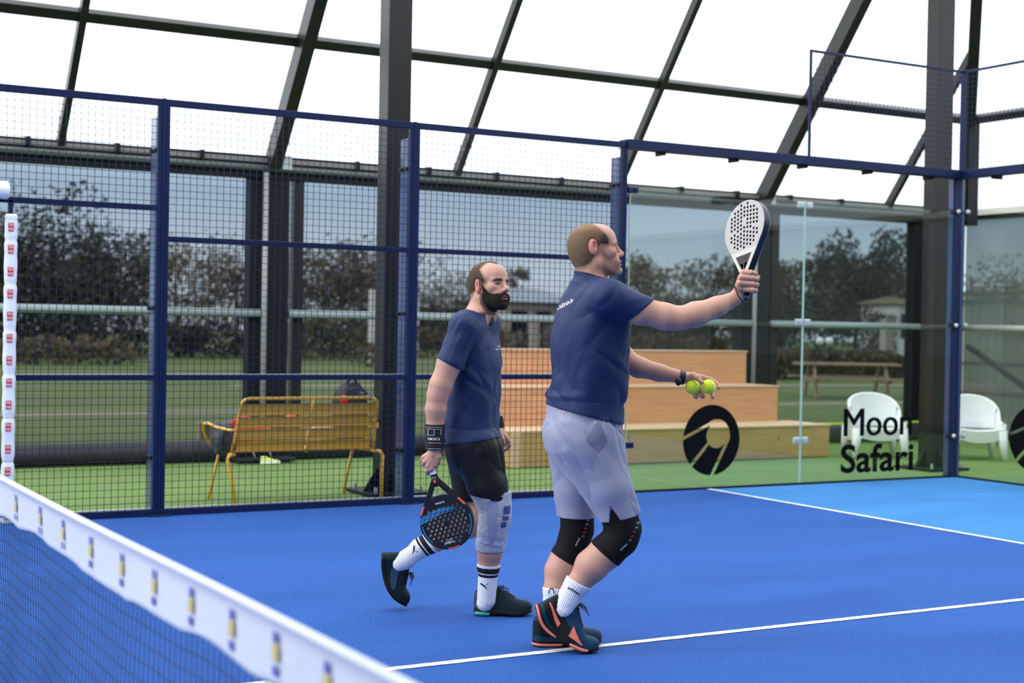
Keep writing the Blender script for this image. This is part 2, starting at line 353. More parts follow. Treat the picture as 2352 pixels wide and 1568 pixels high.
# ================================================================ COURT ENCLOSURE
def wire_mesh(x0, x1, z0, z1, y, parent, axis='x', pitch=.05):
    m = MB(); r = .0018
    n = round((x1-x0)/pitch); k = round((z1-z0)/pitch)
    for i in range(1, n):
        a = x0+(x1-x0)*i/n
        if axis == 'x': m.box(a-r, a+r, y-r, y+r, z0, z1)
        else: m.box(y-r, y+r, a-r, a+r, z0, z1)
    for i in range(1, k):
        b = z0+(z1-z0)*i/k
        if axis == 'x': m.box(x0, x1, y-r+.004, y+r+.004, b-r, b+r)
        else: m.box(y-r+.004, y+r+.004, x0, x1, b-r, b+r)
    return m.build('wire_mesh', M_WIRE, parent)
def fence_bay(x0, x1, lab, mids=(1.0, 2.0), opening=None, zt=3.0):
    o = empty('mesh_fence_panel', ((x0+x1)/2, 0, 0), lab, 'fence panel', 'wire mesh fence panels along the side of the court')
    t = .03
    a, b = x0+.014, x1-.014
    xs = (a, b) if not opening else (opening, b)
    m = MB(); m.bbox(a, b, -.02, .02, zt-.045, zt+.005, .003); m.build('top_rail', M_NAVY, o)
    m = MB(); m.bbox(xs[0], b, -.02, .02, .0, .05, .003); m.build('bottom_rail', M_NAVY, o)
    m = MB(); m.bbox(b-t, b, -.02, .02, .05, zt-.045, .003); m.build('side_rail', M_NAVY, o)
    m = MB(); m.bbox(xs[0], xs[0]+t, -.02, .02, .05, (mids[-1] if opening else zt-.045), .003); m.build('side_rail', M_NAVY, o)
    for z in (0.05, mids[0]):  # pale strip painting the sky's reflection along the rail tops
        m = MB(); m.box(xs[0]+.03, b-.03, .018, .055, z+(.016 if z > .5 else -.004), z+(.024 if z > .5 else .004)); m.build('rail_sky_glint', M_GALV, o)
    for z in mids:
        q0 = xs[0] if (not opening or z < mids[-1]-.01) else a
        m = MB(); m.bbox(q0+t, b-t, -.02, .02, z-.02, z+.02, .003); m.build('middle_rail', M_NAVY, o)
    if opening:
        wire_mesh(xs[0]+t, b-t, .05, mids[-1], -.024, o); wire_mesh(a, b-t, mids[-1], zt-.05, -.024, o)
    else: wire_mesh(a+t, b-t, .05, zt-.05, -.024, o)
    return o
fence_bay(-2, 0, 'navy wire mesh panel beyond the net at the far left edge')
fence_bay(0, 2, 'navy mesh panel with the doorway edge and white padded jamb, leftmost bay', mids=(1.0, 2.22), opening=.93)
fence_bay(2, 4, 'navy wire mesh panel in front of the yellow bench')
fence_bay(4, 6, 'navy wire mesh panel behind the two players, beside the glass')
def post(x, lab):
    o = empty('fence_post', (x, 0, 0), lab, 'post', 'navy posts of the side fence')
    m = MB(); m.bbox(x-.012, x+.012, -.022, .022, 0, 3.01, .003); m.build('shaft', M_NAVY, o)
    m = MB(); m.bbox(x-.045, x+.035, .024, .155, 0, 2.88, .004); m.build('rear_stiffener', mat('navy_gloss', (.03, .055, .17), rough=.22, coat=.6) if 'navy_gloss' not in MATS else MATS['navy_gloss'], o)
    for z in (2.64, 1.5, .42):
        m = MB(); m.bbox(x-.055, x+.05, .022, .17, z-.015, z+.012, .003); m.tube([(x-.07, .1, z), (x-.05, .1, z)], .011, 6); m.build('clamp', M_BLACKM, o)
    m = MB(); m.bbox(x-.08, x+.08, -.06, .19, .0, .012, .003); m.build('base_plate', M_NAVY, o)
post(0, 'navy fence post nearest the net'); post(2, 'navy fence post at the left end of the yellow bench'); post(4, 'navy fence post to the right of the yellow bench, beside the dark column'); post(6, 'navy fence post where mesh meets glass, behind the taller man')
# glass
def disc_logo(cx, cz, R, o, plane, flip=1):
    """black disc with a ring segment and two rays cut out"""
    res = 110; m = MB()
    def inside(u, v):
        if u*u+v*v > 1: return False
        hx, hz, hr = .18, .12, .37
        d2 = (u-hx)**2+(v-hz)**2
        if d2 < hr*hr*1.0 and True:
            if d2 < .36*.36: return False
        # band from the left edge that bends over the head and back down to the lower right
        def seg(ax, az, bx, bz, w):
            dx, dz = bx-ax, bz-az; t = max(0, min(1, ((u-ax)*dx+(v-az)*dz)/(dx*dx+dz*dz)))
            return (u-ax-dx*t)**2+(v-az-dz*t)**2 < w*w
        if seg(-1.0, .06, .02, .50, .045): return False
        if d2 < .47**2 and d2 > .30**2 and (v-hz) > -.1 and (u-hx) > -.25: return False
        if seg(.60, .02, -.02+.05, -1.0, .05): return False
        if seg(-.14, -.12, -.72, -.72, .05): return False
        return True
    # merge cells of each row into strips
    for j in range(res):
        v = -1+2*(j+.5)/res; i = 0
        while i < res:
            u = -1+2*(i+.5)/res
            if inside(u, v):
                k = i
                while k < res and inside(-1+2*(k+.5)/res, v): k += 1
                u0, u1 = -1+2*i/res, -1+2*k/res; v0, v1 = -1+2*j/res, -1+2*(j+1)/res
                def P(u, v): return (cx+u*R*flip, -.0075, cz+v*R) if plane == 'y' else (9.9925, cx-u*R*flip, cz+v*R)
                m.add([P(u0, v0), P(u1, v0), P(u1, v1), P(u0, v1)], [(0, 1, 2, 3)]); i = k
            else: i += 1
    return m.build('logo_sticker', M_DECAL, o)
def text_mesh(txt, size=1, extrude=0, sx=1, bold=0, align='CENTER', shear=0):
    c = bpy.data.curves.new('t', 'FONT'); c.body = txt; c.size = size; c.extrude = extrude; c.offset = bold; c.align_x = align; c.align_y = 'CENTER'; c.resolution_u = 4; c.shear = shear
    o = bpy.data.objects.new('t', c); COL.objects.link(o); bpy.context.view_layer.update()
    me = bpy.data.meshes.new_from_object(o.evaluated_get(bpy.context.evaluated_depsgraph_get())); bpy.data.objects.remove(o)
    for v in me.vertices: v.co.x *= sx
    return me
def place_text(name, txt, h, w, origin, ex, ez, m_, parent, bold=0, push=0, shear=0):
    """flat lettering filling a w x h box centred on origin, ex = reading direction, ez = up"""
    me = text_mesh(txt, 1, 0, 1, bold, shear=shear); xs = [v.co.x for v in me.vertices]; ys = [v.co.y for v in me.vertices]
    cx, cy = (min(xs)+max(xs))/2, (min(ys)+max(ys))/2; kx, ky = w/(max(xs)-min(xs)), h/(max(ys)-min(ys))
    ex, ez, origin = Vector(ex), Vector(ez), Vector(origin)
    for v in me.vertices: v.co = origin+ex*((v.co.x-cx)*kx)+ez*((v.co.y-cy)*ky)
    me.name = name
    return link(name, me, m_, parent)
def glass_y(x0, x1, lab, zt=2.62):
    o = empty('glass_wall', ((x0+x1)/2, 0, 0), lab, 'glass panel', 'tempered glass walls of the court')
    m = MB(); m.box(x0+.006, x1-.006, -.006, .006, .012, zt); m.build('pane', M_GLASS, o)
    for x in (x0+.004, x1-.004):
        m = MB(); m.box(x-.003, x+.003, -.0062, .0062, .012, zt); m.build('pane_edge', M_GEDGE, o)
    return o
gA = glass_y(6.05, 8, 'clear glass wall panel carrying the round black logo'); gB = glass_y(8, 9.96, 'clear glass wall panel lettered Moon Safari')
disc_logo(6.972, .436, .313, gA, 'y')
lt = place_text('lettering', 'Moon', .262, .860, (8.955, -.0075, .563), (1, 0, 0), (0, 0, 1), M_DECAL, gB, bold=0)
_bm = bmesh.new()
for _dx in (-.0075, 0, .0075):      # heavier strokes: the same letters side by side
    _n = len(_bm.verts); _bm.from_mesh(lt.data); _bm.verts.ensure_lookup_table()
    for _v in _bm.verts[_n:]: _v.co.x += _dx; _v.co.y -= .0003*(1+_dx*100)
_bm.to_mesh(lt.data); _bm.free()
place_text('lettering', 'Safari', .275, .93, (8.955, -.0075, .222), (1, 0, 0), (0, 0, 1), M_DECAL, gB, bold=.022)
def glass_x(y0, y1, lab, zt=2.62):
    o = empty('glass_wall', (10, (y0+y1)/2, 0), lab, 'glass panel', 'tempered glass walls of the court')
    m = MB(); m.box(9.994, 10.006, y0+.006, y1-.006, .012, zt); m.build('pane', M_GLASS, o)
    return o
gC = glass_x(-2, -.04, 'clear glass end wall panel right of the corner post, with half a round black logo'); glass_x(-4, -2, 'clear glass end wall panel outside the right edge')
disc_logo(-.985, .45, .313, gC, 'x')
for x, zz in ((8, (2.58, 1.5, .41)),):
    for z in zz:
        o = empty('glass_clamp', (x, 0, z), {2.58: 'small chrome clamp at the top of the glass joint', 1.5: 'small chrome clamp half way up the glass joint', .41: 'small chrome clamp low on the glass joint'}[z], 'clamp', 'chrome clamps on the glass joint')
        for s in (-1, 1):
            m = MB(); m.bbox(x+s*.05-.035, x+s*.05+.035, -.016, .016, z-.028, z+.028, .006); m.build('plate', M_GALV, o)
            m = MB(); m.tube([(x+s*.05, -.016, z), (x+s*.05, -.024, z)], .016, 12); m.build('screw_head', M_GALV, o)
for z, lb in ((2.6, 'top'), (.41, 'lower')):
    m = MB(); m.bbox(6.03, 6.13, -.02, .03, z-.025, z+.025, .004); m.tube([(6.1, -.02, z), (6.1, -.03, z)], .014, 10)
    tag(m.build('glass_bracket', M_NAVY), 'navy bracket holding the %s of the glass beside the fence post' % lb, 'bracket')
# deep channel beam over the glass, with the higher mesh frames on it
def beam(a, b, lab, axis):
    o = empty('channel_beam', tuple((Vector(a)+Vector(b))/2), lab, 'beam', 'navy beams above the glass')
    m = MB()
    if axis == 'x':
        m.bbox(a[0], b[0], -.045, -.02, 2.95, 3.03, .003); m.box(a[0], b[0], -.02, .10, 3.02, 3.03); m.box(a[0], b[0], -.02, .12, 2.955, 2.962)
    else:
        m.bbox(9.955, 9.98, b[1], a[1], 2.95, 3.03, .003); m.box(9.98, 10.10, b[1], a[1], 3.02, 3.03); m.box(9.98, 10.12, b[1], a[1], 2.955, 2.962)
    m.build('channel', M_NAVY, o)
    for k in range(5):
        m = MB(); t = (k+.5)/5
        if axis == 'x': x = a[0]+(b[0]-a[0])*t; m.box(x-.01, x+.01, -.02, .12, 2.92, 3.02)
        else: y = a[1]+(b[1]-a[1])*t; m.box(9.98, 10.12, y-.01, y+.01, 2.92, 3.02)
        m.build('stiffener', M_BLACKM, o)
beam((6.0, 0, 3), (10.0, 0, 3), 'deep navy beam running above the glass side wall', 'x')
beam((10, 0, 3), (10, -4, 3), 'deep navy beam above the glass end wall at the right edge', 'y')
o = empty('corner_post', (9.98, 0, 0), 'navy corner post where the two glass walls meet', 'post')
m = MB(); m.bbox(9.94, 9.985, -.03, .035, 0, 2.98, .004); m.build('shaft', M_NAVY, o)
m = MB(); m.bbox(9.985, 10.03, -.02, .035, 0, 2.98, .004); m.build('shaft', MATS['navy_gloss'], o)
m = MB(); m.bbox(9.93, 9.975, .036, .10, 0, 2.98, .004); m.build('rear_stiffener', MATS['navy_gloss'], o)
m = MB(); m.bbox(9.955, 10.005, -.045, 0, 3.03, 4.02, .004); m.build('upper_post', M_NAVY, o)
for z in (2.62, 1.5, .41):
    m = MB(); m.bbox(9.89, 9.94, -.03, .04, z-.022, z+.022, .005); m.build('clamp', M_BLACKM, o)
    m = MB(); m.sphere((9.92, -.045, z), .022, 10); m.build('clamp_screw', M_GALV, o, True); m = MB(); m.sphere((10.03, -.06, z), .026, 10); m.build('clamp_screw', M_GALV, o, True)
def upper(axis, a, b, lab):
    o = empty('upper_mesh_panel', (a, 0, 3) if axis == 'x' else (10, a, 3), lab, 'mesh panel', 'raised mesh frames on top of the beams')
    m = MB()
    if axis == 'x':
        m.bbox(a, b, -.035, -.015, 3.985, 4.01, .002); m.bbox(a, a+.025, -.035, -.015, 3.03, 3.985, .002)
    else:
        m.bbox(9.965, 9.985, b, a, 3.985, 4.01, .002)
    m.build('frame', M_NAVY, o); 
    if axis == 'x': wire_mesh(a+.02, b, 3.03, 3.99, -.037, o, 'x')
    else: wire_mesh(b, a, 3.03, 3.99, 9.963, o, 'y')
upper('x', 8.0, 9.95, 'thin raised mesh frame above the beam, left of the corner'); upper('y', -.05, -4.0, 'thin raised mesh frame above the beam, right of the corner')
# kerb under the fence
m = MB(); m.box(-2, 6.05, .022, .10, -.003, .03); tag(m.build('concrete_kerb', mat('pale_kerb', (.42, .45, .46), rough=.8, noise_amt=.15, nscale=12)), 'pale strip of kerb at the foot of the mesh fence', 'kerb')
m = MB(); m.box(6.05, 10, -.012, .012, 0, .018); m.box(9.99, 10.01, -4, 0, 0, .018); tag(m.build('glass_base_channel', M_BLACKM), 'dark channel at the foot of the glass walls', 'channel')
# padding sleeves
M_PAD = mat('white_padding', (.80, .84, .93), rough=.45, bump=.25, bscale=14)
def padding(path, r0, lab, ties, logos, out):
    o = empty('post_padding', path[0], lab, 'padding')
    a, b = Vector(path[0]), Vector(path[-1]); n = 120; m = MB()
    L = (b-a).length; d = (b-a)/L
    rs = []; pts = []
    for i in range(n+1):
        t = i/n*L; r = r0
        for k in ties: r -= .007*math.exp(-((t-k)/.014)**2)
        r += .0015*math.sin(t*40)
        if i in (0, n): r *= .8
        pts.append(a+d*t); rs.append(r)
    m.tube(pts, rs, 20); ob = m.build('sleeve', M_PAD, o, True)
    side = d.cross(Vector(out)).normalized()
    for k in ties:
        p = a+d*k
        m = MB(); m.tube([p+Vector(out)*.1*0+(Vector(out)*math.cos(q)+side*math.sin(q))*(r0-.008) for q in [2*PI*j/20 for j in range(21)]], .0025, 5)
        m.build('cable_tie', M_BLACK, o)
        m = MB(); s0 = p+side*(-(r0-.01)); e = rnd.uniform(-.25, .25)
        m.tube([s0, s0+side*(-.08)+d*e*.1+Vector(out)*.02, s0+side*(-.17)+d*e*.4+Vector(out)*.03], .0017, 5); m.build('tie_tail', M_BLACK, o)
    for k in logos:
        p = a+d*k+Vector(out)*(r0+.001); w = .019
        m = MB(); m.grid(lambda u, v: a+d*(k+(v-.5)*.058)+(Vector(out)*math.cos((u-.5)*.85)+side*math.sin((u-.5)*.85))*(r0+.0035), 5, 2); lg = m.build('logo_square', M_RED, o)
        for txt, q in (('TEN', .0145), ('NIS', -.0145)):
            place_text('logo_letters', txt, .017, .031, a+d*k+Vector(out)*(r0+.0065)+Vector((0, 0, q)), side if side.dot(CR) > 0 else -side, (0, 0, 1), M_WHITEP, lg, bold=.01)
    return o
outv = Vector((-.18, -.98, 0)).normalized()
padding([(.945, -.035, .0), (.945, -.035, 2.12)], .043, 'white padded sleeve with red squares on the door jamb', [.12, .43, .73, 1.03, 1.33, 1.64, 1.94, 2.08], [2.03-.1515*k for k in range(0, 14)], outv)
padding([(-.2, -.035, 2.28), (.925, -.035, 2.28)], .062, 'end of a white padded sleeve on the lintel at the left edge', [.25, .6, .88], [], outv)
# net
net = empty('court_net', (0, -5, 0), 'white banded court net running from the left edge into the blurred foreground', 'net')
def ntop(y): return .835+.0035*(abs(y+5))**1.3*.6
def nsag(y):
    t = (y*2.1) % 1; return .012*math.sin(PI*t)**.7+.010*math.sin(y*3.3+1)+.005*math.sin(y*11)
def netx(y, z): return .003*math.sin(y*2.3)+(ntop(y)-z)*(.03*math.sin(y*2.3+z*3)+.008*math.sin(y*9+z*5))
M_BAND = mat('white_net_band', (.60, .63, .72), rough=.6, bump=.3, bscale=9)
nn = 300; m = MB()
def band(u, v):
    y = -10+u*10; top = ntop(y); bot = top-.155+nsag(y)*.9 if True else 0
    z = bot+(top-bot)*abs(math.cos(v*PI)) if False else 0
    # closed flat sleeve: v goes down the near face and up the far face
    w = v*2; s = -1 if w < 1 else 1; t = w if w < 1 else 2-w
    z = top+(bot-top)*t
    th = .006+.010*math.exp(-(t/.09)**2)+.004*math.exp(-((1-t)/.07)**2)
    return Vector((netx(y, z)+s*th, y, z))
m.grid(band, nn, 24); m.build('top_band', M_BAND, net, True)
m = MB(); 
for s in range(int(10/.04)):
    y = -10+s*.04; zt = ntop(y)-.13
    m.tube([(netx(y, z), y+.004*math.sin(z*9+y), z) for z in (zt, zt*.75, zt*.5, zt*.25, .01)], .0013, 4, cap=False)
for k in range(1, 15):
    z0 = k/15
    m.tube([(netx(y, (ntop(y)-.13)*z0)+.002, y, (ntop(y)-.14+nsag(y)*.6)*z0) for y in [-10+.1*i for i in range(101)]], .0013, 4, cap=False)
m.build('netting', M_BLACKM, net)
M_PURP = mat('violet_print', (.12, .12, .48), rough=.6); M_OLIVE = mat('ochre_print', (.55, .48, .20), rough=.6)
for y in [-4.2, -4.75, -5.22, -5.62, -5.95, -6.30, -6.63, -6.93, -7.22, -7.50, -7.76, -8.02, -8.3, -8.6]:
    zc = ntop(y)-.07+nsag(y)*.3; x = netx(y, zc)-.0085-.001
    lg = MB()
    for zz, ht, w, mi in ((.03, .022, .024, 0), (.0, .034, .034, 1), (-.035, .02, .026, 0)):
        vs = [(netx(y+w/2*c, zc)-.0085-.004, y+w/2*c, zc+zz+ht/2*s) for c, s in ((-1, -1), (1, -1), (1, 1), (-1, 1))]
        lg.add(vs, [(0, 3, 2, 1)], mi)
    lg.build('printed_logo', [M_PURP, M_OLIVE], net)
for y in (-.0, -10.0):
    m = MB(); m.tube([(0, y-.03 if y else -.06, 0), (0, y-.03 if y else -.06, .93)], .04, 14); m.build('net_post', M_NAVY, net, True)
# ================================================================ THINGS AROUND THE COURT
# yellow bench seen from behind
def bench():
    o = empty('garden_bench', (3.33, .5, 0), 'yellow slatted metal bench seen from behind through the mesh fence', 'bench')
    def arc(c, r, a0, a1, y, n=6): return [(c[0]+r*math.cos(a0+(a1-a0)*i/n), y, c[1]+r*math.sin(a0+(a1-a0)*i/n)) for i in range(n+1)]
    L, R = 2.735, 3.905
    def by(z): return .375+.13*((.82-z)/.42)**1.3      # reclined back: the top leans towards the court
    pts = [(L-.015, by(.40), .40), (L-.005, by(.5), .5), (L+.01, by(.72), .72)]
    pts += [(L+.075-.062*math.cos(a), by(.80), .76+.06*math.sin(a)) for a in (.3, .7, 1.1, PI/2)]
    pts += [(R-.075+.062*math.sin(a), by(.80), .76+.06*math.cos(a)) for a in (0, .45, .85, 1.25)]
    pts += [(R-.01, by(.72), .72), (R+.005, by(.5), .5), (R+.015, by(.40), .40)]
    m = MB(); m.tube(pts, .0125, 12); m.build('back_frame', M_YELLOW, o, True)
    m = MB(); m.tube([(3.335, by(z)-.006, z) for z in (.81, .7, .6, .5, .42, .385)], .010, 10); m.build('back_spine', M_YELLOW, o, True)
    for z1, z0 in ((.775, .685), (.675, .588), (.578, .492), (.482, .40)):
        for a, b in ((L+.02, 3.322), (3.348, R-.02)):
            m = MB()
            m.grid(lambda u, v: Vector((a+(b-a)*u, by(z0+(z1-z0)*v)+.012-.006*(2*v-1)**2, z0+(z1-z0)*v)), 2, 6)
            m.grid(lambda u, v: Vector((a+(b-a)*(1-u), by(z0+(z1-z0)*v)+.018-.006*(2*v-1)**2, z0+(z1-z0)*v)), 2, 6)
            m.box(a, b, by(z1)+.002, by(z1)+.014, z1-.004, z1)
            m.build('backrest_slat', M_YELLOW, o)
    for k in range(5):
        y0 = .50+.075*k
        for a, b in ((L+.0, 3.322), (3.348, R-.0)):
            m = MB(); m.bbox(a, b, y0, y0+.066, .395-.01*k*0, .405, .003); m.build('seat_slat', M_YELLOW, o)
    m = MB(); m.tube([(L-.01, .45, .38), (L, .87, .38)], .012, 8); m.build('seat_rail', M_YELLOW, o, True)
    m = MB(); m.tube([(R+.01, .45, .38), (R, .87, .38)], .012, 8); m.build('seat_rail', M_YELLOW, o, True)
    # legs
    for a, b in (((L-.02, .45, .385), (2.715, .385, .0)), ((R+.01, .45, .385), (3.96, .42, .0))):
        m = MB(); a = Vector(a); b = Vector(b); s = -1 if b.x < 3 else 1
        m.tube([a, a+Vector((s*.035, -.01, -.005)), a+Vector((s*.055, -.02, -.04)), a*.5+b*.5+Vector((s*.025, -.01, .02)), b], .0145, 12); m.build('leg', M_YELLOW, o, True)
    for a, b in (((L, .84, .385), (2.655, .86, .0)), ((R-.02, .84, .385), (3.815, .86, .0))):
        m = MB(); m.tube([a, b], .0125, 10); m.build('leg', M_YELLOW, o, True)
    for x, s in ((L, -1), (R, 1)):
        m = MB(); m.tube([(x, by(.57), .57), (x+s*.04, .5, .57), (x+s*.10, .62, .585), (x+s*.135, .74, .61), (x+s*.145, .80, .60), (x+s*.14, .83, .56), (x+s*.10, .85, .46), (x+s*.02, .86, .39)], .012, 12)
        m.build('armrest', M_YELLOW, o, True)
bench()
def blob(name, m_, pts_fn, parent=None, nu=28, nv=20, smooth=True):
    m = MB(); m.grid(pts_fn, nu, nv, closeu=True); return m.build(name, m_, parent, smooth)
def lump(c, r, seed=0, amt=.12, fq=6, floor_z=None, pw=1.0):
    c = Vector(c)
    def f(u, v):
        a = 2*PI*u; t = PI*v-PI/2
        ca, sa, ct, st = math.cos(a), math.sin(a), math.cos(t), math.sin(t)
        sg = lambda x: math.copysign(abs(x)**pw, x)
        d = Vector((ct*ca, ct*sa, st)); k = 1+amt*noise.noise(d*fq*.3+Vector((seed, 0, 0)))+amt*.5*noise.noise(d*fq+Vector((seed, 3, 0)))
        p = c+Vector((sg(ct)*sg(ca)*r[0], sg(ct)*sg(sa)*r[1], sg(st)*r[2]))*k
        if floor_z is not None and p.z < floor_z: p.z = floor_z
        return p
    return f
M_BAG = mat('black_nylon', (.012, .012, .014), rough=.6, bump=.3, bscale=25)
M_REDC = mat('red_cloth', (.55, .015, .03), rough=.7, bump=.2, bscale=18)
M_BLUEC = mat('blue_cloth', (.10, .25, .62), rough=.6)
M_GREYC = mat('dark_grey_nylon', (.05, .055, .06), rough=.6, bump=.3, bscale=20)
o = empty('backpack', (3.76, .68, .41), 'black backpack leaning on the right end of the yellow bench', 'backpack')
blob('body', M_BAG, lump((3.775, .66, .68), (.150, .12, .265), 3, .10, 5, .412, .85), o)
m = MB(); m.tube([(3.72, .60, .925), (3.735, .585, .958), (3.76, .58, .97), (3.785, .585, .96), (3.80, .60, .93)], .010, 8); m.build('handle', M_BAG, o, True)
m = MB(); m.tube([(3.64, .53, .80), (3.69, .52, .865), (3.77, .515, .89), (3.85, .52, .86), (3.90, .54, .79)], .008, 8); m.build('strap', M_BAG, o, True)
m = MB(); m.grid(lambda u, v: Vector((3.86+.05*u, .525-.01*math.sin(u*3), .815+.022*v+.008*u)), 6, 2); m.build('blue_trim', M_BLUEC, o)
m = MB(); m.grid(lambda u, v: Vector((3.80+.035*u, .52, .845+.02*v)), 4, 2); m.build('blue_trim', M_BLUEC, o)
tag(blob('red_pouch', M_REDC, lump((3.665, .52, .80), (.035, .025, .035), 9, .2)), 'small red pouch tucked under the black backpack on the bench', 'pouch')
bpy.data.objects['red_pouch'].location = (0, 0, -.0)
o = empty('sports_bag', (2.72, .66, .41), 'black bag hanging over the left arm of the yellow bench', 'bag')
blob('body', M_GREYC, lump((2.72, .68, .50), (.105, .15, .13), 5, .18, 6, None, .8), o)
m = MB(); m.tube([(2.66, .56, .56), (2.655, .54, .50), (2.67, .55, .44)], .006, 6); m.build('strap', M_BAG, o, True)
tag(blob('red_jacket', M_REDC, lump((2.88, .64, .56), (.20, .09, .10), 11, .3, 9, None, 1.1)), 'red jacket heaped on the left end of the yellow bench', 'jacket')
tag(blob('folded_towel', mat('orange_cloth', (.75, .13, .04), rough=.7), lump((3.24, .60, .64), (.05, .03, .045), 12, .1)), 'small orange item showing between the bench slats', 'towel')
tag(blob('folded_towel', mat('pale_cloth', (.42, .40, .40), rough=.7), lump((3.50, .62, .50), (.13, .05, .09), 15, .15)), 'pale grey cloth on the bench right of its middle spine', 'towel')
# shoe and kit under the bench
M_NEON = mat('neon_mesh', (.55, .75, .16), rough=.6); M_SOLEW = mat('white_sole', (.82, .80, .72), rough=.5)
def trainer(name, c, L, W_, H, rz, label, upper, solem, tip=None):
    o = empty(name, c, label, 'shoe', rz=rz)
    def prof(t):   # half width and height along the shoe, heel to toe
        w = (.36+.16*math.sin(PI*min(1, t*1.1+.08))+.05*t)*W_*(1 if t < .8 else math.sqrt(max(0, 1-((t-.8)/.2)**2))*.85+.15)
        h = H*(1.0 if t < .25 else 1.0-.62*min(1, (t-.25)/.45)) * (1 if t < .85 else max(.35, 1-(t-.85)*4))
        return w, h
    M = Matrix.Translation(c) @ Matrix.Rotation(rz, 4, 'Z')
    def up(u, v):
        t = v; w, h = prof(t); a = PI*u
        return M @ Vector(((t-.5)*L, w*math.cos(a), .022+h*abs(math.sin(a))**.7))
    m = MB(); m.grid(up, 16, 24); m.build('upper', upper, o, True)
    def so(u, v):
        w, h = prof(v); a = 2*PI*u; return M @ Vector(((v-.5)*L*1.03, (w+.004)*max(-1, min(1, 1.4*math.cos(a))), .013+.013*max(-1, min(1, 1.5*math.sin(a)))))
    m = MB(); m.grid(so, 16, 24, closeu=True); m.build('sole', solem, o, True)
    return o
trainer('trainer_shoe', (4.11, 3.40, 0), .19, .09, .055, -.35, 'small neon green trainer lying on the turf under the yellow bench', M_NEON, M_SOLEW)
o = empty('camp_stool', (4.10, 3.62, 0), 'black folding stand behind the neon trainer, under the bench', 'stool')
m = MB(); m.bbox(3.80, 4.42, 3.50, 3.74, .012, .05, .01); m.build('foot', M_BLACK, o)
for x in (4.00, 4.17):
    m = MB(); m.tube([(x, 3.52, .04), (x-.07, 3.6, .30)], .008, 8); m.build('leg', M_GALV, o, True)
m = MB(); m.bbox(3.78, 4.30, 3.46, 3.74, .29, .33, .012); m.build('seat', M_BLACK, o)
tag(blob('hand_weight', M_BLACK, lump((5.26, 3.35, .045), (.035, .035, .045), 2, .05)), 'tiny black object on the turf beneath the right of the bench', 'weight')
# dead leaves on the kerb
M_LEAF = mat('dead_leaf', (.10, .045, .02), rough=.8, noise_amt=.4, nscale=60)
for i, (x, y, s) in enumerate([(2.44, .06, .025), (2.545, .055, .05), (2.575, .075, .03), (3.00, .06, .03), (3.05, .06, .045), (3.11, .06, .035), (2.98, .075, .03)]):
    m = MB()
    m.grid(lambda u, v: Vector((x+s*(u-.5)*(1-abs(2*v-1)**2*.6), y+s*.5*(v-.5), .034+s*.45*abs(math.sin(u*3+i))*(.4+v)*.8)), 5, 5)
    tag(m.build('dead_leaf', M_LEAF), None, None)
    lab = ['single brown leaf on the kerb left of the bench leg', 'larger curled brown leaf on the kerb by the left bench leg', 'small brown leaf just behind the curled one by the left bench leg'][i] if i < 3 else ['leftmost brown leaf of the heap on the kerb under the bench', 'middle brown leaf of the heap on the kerb under the bench', 'rightmost brown leaf of the heap on the kerb under the bench', 'brown leaf behind the left side of the heap under the bench'][i-3]
    tag(bpy.context.scene.objects[-1] if False else [o for o in COL.objects if o.name.startswith('dead_leaf')][-1], lab, 'leaf', 'dead leaves on the kerb' if i < 3 else 'heap of leaves on the kerb under the bench')
# wooden tribune
M_PLYO = mat('orange_plywood', (.68, .34, .17), rough=.55, noise_amt=.10, nscale=3, stretch=(1, 1, 8), bump=.05)
M_PLYY = mat('ochre_plywood', (.52, .32, .12), rough=.55, noise_amt=.10, nscale=3, stretch=(1, 1, 8), bump=.05)
M_PLYT = mat('pale_plywood', (.66, .45, .29), rough=.5, noise_amt=.08, nscale=3, stretch=(1, 8, 1))
tb = empty('wooden_tribune', (8.25, 3, 0), 'three stepped tiers of orange plywood seating behind the glass', 'seating')
for y0, y1, z0, z1, x1, mt in ((2.22, 2.93, 0, .365, 10.34, M_PLYY), (2.93, 3.52, 0, .775, 10.17, M_PLYO), (3.52, 3.74, 0, 1.165, 10.17, M_PLYO)):
    t = MB(); t.bbox(6.2, x1, y0, y1, z0+.004, z1-.018, .003); tr = t.build('tier', mt, tb)
    t = MB(); t.bbox(6.19, x1+.01, y0-.012, y1, z1-.018, z1, .003); t.build('tread', M_PLYT, tr)
t = MB(); t.bbox(6.195, 6.30, 2.205, 2.22, .004, .35, .002); t.build('corner_board', M_PLYT, tb)
for x, z in [(6.8, .2), (7.6, .28), (8.9, .12), (9.6, .22), (8.4, .2), (10.1, .3)]:
    t = MB(); t.tube([(x, 2.222, z), (x, 2.214, z)], .008, 8); t.build('screw_hole', M_LEAF, tb)
